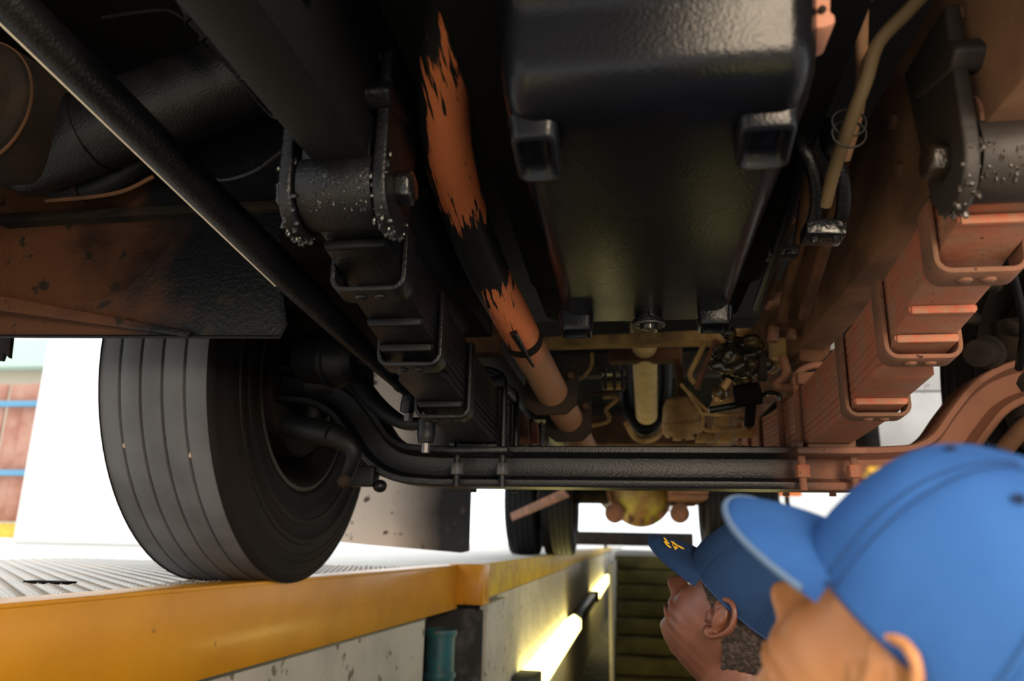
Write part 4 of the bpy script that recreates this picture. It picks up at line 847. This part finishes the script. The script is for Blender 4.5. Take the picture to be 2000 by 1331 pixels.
NS = [(-.051, 0), (-.047, .014), (-.041, .028), (-.034, .033), (-.026, .028), (-.012, .018), (.002, .008), (.014, 0)]
def head_surface(th, z, off=0.0):
    F, B, W = interp(HF, z), interp(HB, z), interp(HW, z); cx = 0.0 if F > .03 else F-.03
    c, s = cos(th), sin(th); e = .86
    y = W*(abs(s)**e)*(1 if s >= 0 else -1)
    x = (F if c > 0 else -B)*(abs(c)**e)*(1 if c > 0 else -1)
    if F < .03 and c > 0: x = F*abs(c)
    if c > 0:
        jaw = max(0, min(1, (-z-.03)/.06)); x += 0
        ns = interp(NS, z)
        wn = .0065+.009*max(0, min(1, (.01-z)/.05))
        if -.052 < z < .016: x += ns*math.exp(-(y/wn)**2)
        x += .004*math.exp(-((abs(y)-.012)/.006)**2-((z+.040)/.006)**2)                 # wings of the nose
        x -= .012*math.exp(-((abs(y)-.031)/.014)**2-((z-.003)/.010)**2)                 # eye sockets
        x += .006*math.exp(-((abs(y)-.032)/.013)**2-((z-.003)/.0065)**2)                # lids
        x += .004*math.exp(-((abs(y)-.030)/.022)**2-((z-.022)/.006)**2)                 # brow ridge
        x += .003*math.exp(-((abs(y)-.045)/.016)**2-((z+.022)/.014)**2)                 # cheekbone
        mouth = math.exp(-(y/.019)**2)
        x += (.006*math.exp(-((z+.0555)/.0035)**2)+.007*math.exp(-((z+.070)/.004)**2)-.005*math.exp(-((z+.0625)/.0022)**2))*mouth
        x -= .003*math.exp(-(y/.004)**2-((z+.050)/.004)**2)
    r = math.hypot(x, y)+1e-6
    return V((x*(1+off/r), y*(1+off/r), z+(off*.6 if z > .08 else 0)))
def capsule_chain(g, pts, rs, n=20):
    for (a, b, ra, rb) in zip(pts, pts[1:], rs, rs[1:]):
        a, b = V(a), V(b); k = 6; g.tube([a+(b-a)*i/k for i in range(k+1)], [ra+(rb-ra)*i/k for i in range(k+1)], n)
    for p, r in zip(pts, rs): g.ball(p, r, n, 12)

def person(label, ear, az, tilt, skin, capm, shirtm, collarm, capl, emblem, scale=1.0, piping=None, voxel=.0032, sideburn=True):
    fw = V((cos(az), sin(az), 0)); lf = V((-sin(az), cos(az), 0)); up = V((0, 0, 1))
    HM = Matrix((lf.cross(up), lf, up)).transposed()
    f2 = fw*cos(tilt)+up*sin(tilt); u2 = up*cos(tilt)-fw*sin(tilt)
    M = Matrix((f2, lf, u2)).transposed()
    o = ear-lf*.076                      # head origin between the ears
    def H(p): return o+M @ (V(p)*scale)
    def B(x, y, z): return o+fw*x+lf*y+up*z
    foot = -1.62-o.z
    t = thing('person', label, 'person', (o.x-fw.x*.06, o.y-fw.y*.06, -1.62))
    g = G(); n = 120; zs_ = [-.122+.234*i/110 for i in range(111)]
    g.strip([[H(head_surface(2*pi*k/n, z)) for k in range(n)] for z in zs_])
    # ears: rim, lobe and cup on a thin plate
    for s in (1, -1):
        er = lambda x, y, z: H((x, s*(.0715+y), z))
        pts = [(.010, .000, -.016), (.004, .006, .0), (.010, .007, .016), (.004, .012, .029), (-.010, .017, .033), (-.022, .020, .024), (-.027, .020, .006), (-.021, .017, -.012), (-.010, .011, -.026), (.001, .005, -.031), (.006, .001, -.024)]
        g.tube(curve([er(*p) for p in pts], 4), .0042, 10)
        g.ball(er(.0, .004, -.026), .0072, 10, 8)
        g.tube(curve([er(.002, .004, -.012), er(-.008, .009, -.006), er(-.012, .012, .008), er(-.004, .010, .020)], 4), .0036, 8)
        g.ball(er(-.010, .006, .004), (.016, .0048, .026), 14, 10, M @ Matrix.Rotation(s*radians(24), 3, 'Z'))
        g.ball(er(.012, .001, -.006), (.006, .004, .007), 8, 6, M)
    nb = B(-.035, 0, -.185); ht = H((-.022, 0, -.045))
    capsule_chain(g, [ht, ht*.5+nb*.5+fw*.012, nb], [.058, .058, .068], 28)
    g.ball(H((.045, 0, -.100)), .022, 12, 8)
    g.ball(B(.028, 0, -.140), (.014, .014, .016), 10, 8)       # throat
    # trunk and limbs
    sh = [B(-.04, s*.185, -.245) for s in (1, -1)]
    for s in (1, -1): capsule_chain(g, [nb, B(-.04, s*.09, -.215), B(-.04, s*.18, -.25)], [.062, .055, .058])
    for z, a, b in ((-.27, .105, .17), (-.36, .115, .165), (-.46, .11, .155), (-.58, .105, .15), (-.70, .105, .16), (-.80, .11, .165)): g.ball(B(-.04, 0, z), (a, b, .11), 24, 14, HM)
    hands = []
    for s in (1, -1):
        e_, w_ = B(-.05, s*.235, -.55), B(.02, s*.245, -.79)
        capsule_chain(g, [B(-.04, s*.19, -.26), e_, w_], [.05, .040, .027])
        d = (B(.05, s*.245, -.90)-w_).normalized(); side = lf*s
        pc = w_+d*.05; fr = Matrix((fw, side, d)).transposed()
        g.ball(pc, (.040, .016, .050), 16, 10, fr)
        for i, ln in enumerate((.070, .080, .075, .060)):
            b0 = pc+d*.030+fw*(.027-.018*i); k1 = b0+d*ln*.45-side*.004; k2 = k1+d*ln*.3-side*.014; k3 = k2+d*ln*.22-side*.018
            capsule_chain(g, [b0, k1, k2, k3], [.0095, .0090, .0082, .0072], 10)
        capsule_chain(g, [pc-d*.02+fw*.025, pc+d*.012+fw*.052-side*.01, pc+d*.040+fw*.058-side*.018], [.0125, .0105, .0090], 10)
        capsule_chain(g, [B(-.04, s*.085, -.84), B(-.03, s*.10, foot+.50), B(-.05, s*.11, foot+.10)], [.085, .058, .040])
        capsule_chain(g, [B(-.05, s*.11, foot+.07), B(.10, s*.13, foot+.05)], [.040, .032])
    g.build('body', skin, t, voxel=voxel, smoothit=1)
    # hair under the cap: sides and nape
    g = G(); n = 150; ths = [radians(42)+2*pi*k/n for k in range(n)]
    rows = []
    zz = [-.072+.112*i/60 for i in range(61)]
    ok = lambda th, z: (cos(th) < .10 and z > -.075+.055*max(0, min(1, (cos(th)+.55)/.4))) or (sideburn and .10 <= cos(th) < .44 and z > -.006+.06*cos(th))
    vid = {}; vs = []; fs = []
    def vv(i, j):
        if (i, j) not in vid:
            th = 2*pi*i/n; z = zz[j]; vid[(i, j)] = len(vs); rr = random.random()
            earz = math.exp(-((cos(th)+.05)/.22)**2-((z-.002)/.028)**2)
            vs.append(H(head_surface(th, z, .0028+.0012*rr-.006*earz)))
        return vid[(i, j)]
    for i in range(n):
        for j in range(60):
            th = 2*pi*(i+.5)/n; z = (zz[j]+zz[j+1])/2
            if ok(th, z): fs.append((vv(i, j), vv((i+1) % n, j), vv((i+1) % n, j+1), vv(i, j+1)))
    g.add(vs, fs); g.build('hair', HAIR, t, angle=80)
    for s in (1, -1):
        eb = G().ball(H((.0735, s*.031, .003)), .0115*scale, 20, 14, M).build('eye', EYEW, t, angle=80)
        G().ball(H((.0828, s*.031, .0045)), (.0028, .0052, .0052), 14, 8, M).build('iris', EYED, eb)
        G().tube(curve([H((.091, s*.014, .019)), H((.092, s*.028, .024)), H((.082, s*.044, .021)), H((.07, s*.054, .014))], 4), lerps([.0022, .0032, .0028, .0012], 4), 8).build('eyebrow', HAIR, t)
    lip = [H((.0935+.004*0, y, -.0565)) for y in (-.02, -.01, 0, .01, .02)]
    # clothes, a little outside the body
    g = G()
    for s in (1, -1):
        capsule_chain(g, [B(-.045, s*.05, -.225), B(-.04, s*.10, -.232), B(-.04, s*.18, -.26)], [.060, .062, .070])
        capsule_chain(g, [B(-.04, s*.19, -.27), B(-.05, s*.237, -.55), B(.012, s*.245, -.755)], [.068, .058, .044])
    for z, a, b in [(-.28-.52*k/22, .122+.006*sin(k*.3), .182-.014*sin(pi*k/22)) for k in range(23)]: g.ball(B(-.04, 0, z), (a, b, .115), 24, 14, HM)
    g.build('shirt', shirtm, t, voxel=.008, smoothit=2)
    g = G()
    for s in (1, -1): capsule_chain(g, [B(-.04, s*.085, -.84), B(-.03, s*.10, foot+.50), B(-.05, s*.11, foot+.11)], [.102, .078, .066])
    g.ball(B(-.04, 0, -.80), (.13, .185, .12), 24, 14, HM); g.build('trousers', shirtm, t, voxel=.010, smoothit=2)
    for s in (1, -1):
        g = G(); capsule_chain(g, [B(-.05, s*.11, foot+.13), B(-.05, s*.11, foot+.058), B(.10, s*.13, foot+.052)], [.062, .058, .046])
        g.build('boot', BOOT, t, voxel=.008, smoothit=1)
    # collar: a standing band, lower at the throat
    for rr, hh, zc, m_, nm, op in ((.078, .040, -.178, collarm, 'collar', 24), (.092, .030, -.200, shirtm, 'outer_collar', 40)):
        rows = []
        for k in range(41):
            a = radians(op)+(2*pi-2*radians(op))*k/40; dr = cos(a)
            c = B(-.035+rr*.98*cos(a), rr*sin(a), zc-.030*max(dr, 0)); rad = (fw*cos(a)+lf*sin(a))
            rows.append([c-up*hh*.5+rad*.006, c+up*hh*.5, c+up*hh*.5+rad*.004, c+up*hh*.1+rad*.012, c-up*hh*.5+rad*.013])
        G().strip(rows).build(nm, m_, t, angle=50)
    # ---- the cap
    ct = thing('baseball_hat', capl, 'cap', tuple(H((0, 0, .05))))
    A, BB, W, z0, hh = .104, .110, .0865, .027, .122
    def crown(th, ph, off=0):
        c = cos(ph)**.80; s = sin(ph)**.95 if ph > 0 else 0
        ax = (A if cos(th) > 0 else BB)+off
        lean = 1+.03*s*(cos(th) > 0)
        return H((ax*c*cos(th)*lean, (W+off)*c*sin(th), z0+(hh+off)*s-.006*(1-s)*(.5-.5*cos(th))))
    np_ = 12; nph = 16
    for q in range(6):
        vs = []; fs = []
        for side in (0, 1):
            for j in range(nph+1):
                for i in range(np_+1):
                    th = q*pi/3+pi/3*i/np_; ph = (pi/2-.02)*j/nph
                    edge = min(i, np_-i); d = -.0016*math.exp(-(edge/1.0)**2)
                    wob = .0016*sin(th*3+ph*5+q)*cos(ph*3+q*2)
                    vs.append(crown(th, ph, (d if side == 0 else -.003)+wob))
        m = (nph+1)*(np_+1)
        for j in range(nph):
            for i in range(np_):
                a = j*(np_+1)+i; b = a+1; c = b+np_+1; d = a+np_+1
                fs += [(a, b, c, d), (m+d, m+c, m+b, m+a)]
        for i in range(np_): fs.append((i+1, i, m+i, m+i+1)); a = nph*(np_+1)+i; fs.append((a, a+1, m+a+1, m+a))
        for j in range(nph):
            a = j*(np_+1); b = a+np_+1; fs.append((a, b, m+b, m+a)); a += np_; b += np_; fs.append((b, a, m+a, m+b))
        pn = G().add(vs, fs).build('panel', capm, ct, angle=70)
        # eyelet near the top of each panel and stitching beside the seam
        th = q*pi/3+pi/6; c = crown(th, 1.02, .0004); n1 = (c-crown(th, 1.02, -.01)).normalized(); e1 = n1.orthogonal().normalized(); e2 = n1.cross(e1)
        G().tube([c+(e1*cos(k*pi/6)+e2*sin(k*pi/6))*.0030 for k in range(12)], .0012, 6, closed=True).build('eyelet', SEAM, pn)
        G().ball(c, .0022, 8, 6).build('eyelet_hole', VOID, pn)
        for e in (.06, pi/3-.06):
            G().tube([crown(q*pi/3+e*(1+.0*j), (pi/2-.25)*j/24, .0003) for j in range(25)], .00045, 5).build('stitch_line', SEAM, pn)
    G().ball(crown(0, pi/2-.001, .002), (.007, .007, .004), 14, 8, M).build('top_button', capm, ct)
    # sweat band edge
    G().tube([crown(2*pi*k/72, 0, .0006) for k in range(72)], .0014, 6, closed=True).build('hem', SEAM, ct)
    # brim: arched, wraps the forehead
    vs = []; fs = []; NA, NR = 36, 10; amax = radians(60)
    def brim(u, r, top=0):
        a = u*amax; ln = .076*(max(0, 1-abs(u)**2.0))**.55
        x = A*cos(a)+ln*r*(.94+.06*cos(a)); y = W*sin(a)*(1+.02*r)+ln*r*.20*sin(a)
        arch = -.010*(y/.075)**2*(.35+.65*r); droop = (-.010*r-.018*r*r)*(1-.7*u*u)
        return H((x, y, z0+.002+arch+droop+top))
    for side in (0, 1):
        for j in range(NR+1):
            for i in range(NA+1): vs.append(brim(-1+2*i/NA, j/NR, .0035*side))
    m = (NR+1)*(NA+1)
    for j in range(NR):
        for i in range(NA):
            a = j*(NA+1)+i; b = a+1; c = b+NA+1; d = a+NA+1; fs += [(a, d, c, b), (m+a, m+b, m+c, m+d)]
    for i in range(NA): fs.append((i, i+1, m+i+1, m+i)); a = NR*(NA+1)+i; fs.append((a+1, a, m+a, m+a+1))
    br = G().add(vs, fs).build('brim', capm, ct, angle=60)
    G().tube([brim(-.985+1.97*k/60, 1.0, .0018) for k in range(61)], .0026, 8).build('brim_piping', piping or capm, br)
    for rr in (.2, .35, .5, .65, .8):
        G().tube([brim(-.95+1.9*k/40, rr, -.0002) for k in range(41)], .0005, 5).build('stitch_line', SEAM, br)
    # gold thread leaf sprig
    if emblem == 'brim':
        base = lambda u, r: brim(u, r, .0045)
        for (u, r, ang) in ((.30, .45, 0), (.36, .62, 1), (.42, .42, 2), (.26, .66, 3), (.46, .60, 4), (.34, .30, 5)):
            c = base(u, r); G().ball(c, (.0085, .0032, .0012), 10, 6, M @ Matrix.Rotation(.5+ang*.7, 3, 'Z')).build('gold_leaf', GOLD, br)
        G().tube([base(.22, .5), base(.36, .5), base(.5, .45)], .001, 6).build('gold_stem', GOLD, br)
    else:
        for k, (th, ph) in enumerate(((.10, .44), (.20, .50), (.03, .50))):
            c = crown(th, ph, .001); G().ball(c, (.0035, .006, .003), 10, 6, M).build('gold_leaf', GOLD, ct)
    return t
person('farther man with short greying hair, in profile, looking up at the truck', P(1402, 1206, Y=1.20), radians(150), radians(38), SKIN1, NAVY, ROYAL, COLLAR,
       'dark navy cap with a gold leaf sprig on its brim, on the farther man', 'brim', voxel=.0026)
person('nearer blurred man cut by the right edge, cheek and ear toward us, looking up', P(1710, 1326, Y=.52), radians(137), radians(38), SKIN2, BLUE, ROYAL, COLLAR,
       'large faded blue cap, nearer of the two, cut by the right edge', 'crown', piping=EDGE, voxel=.0032, sideburn=False)
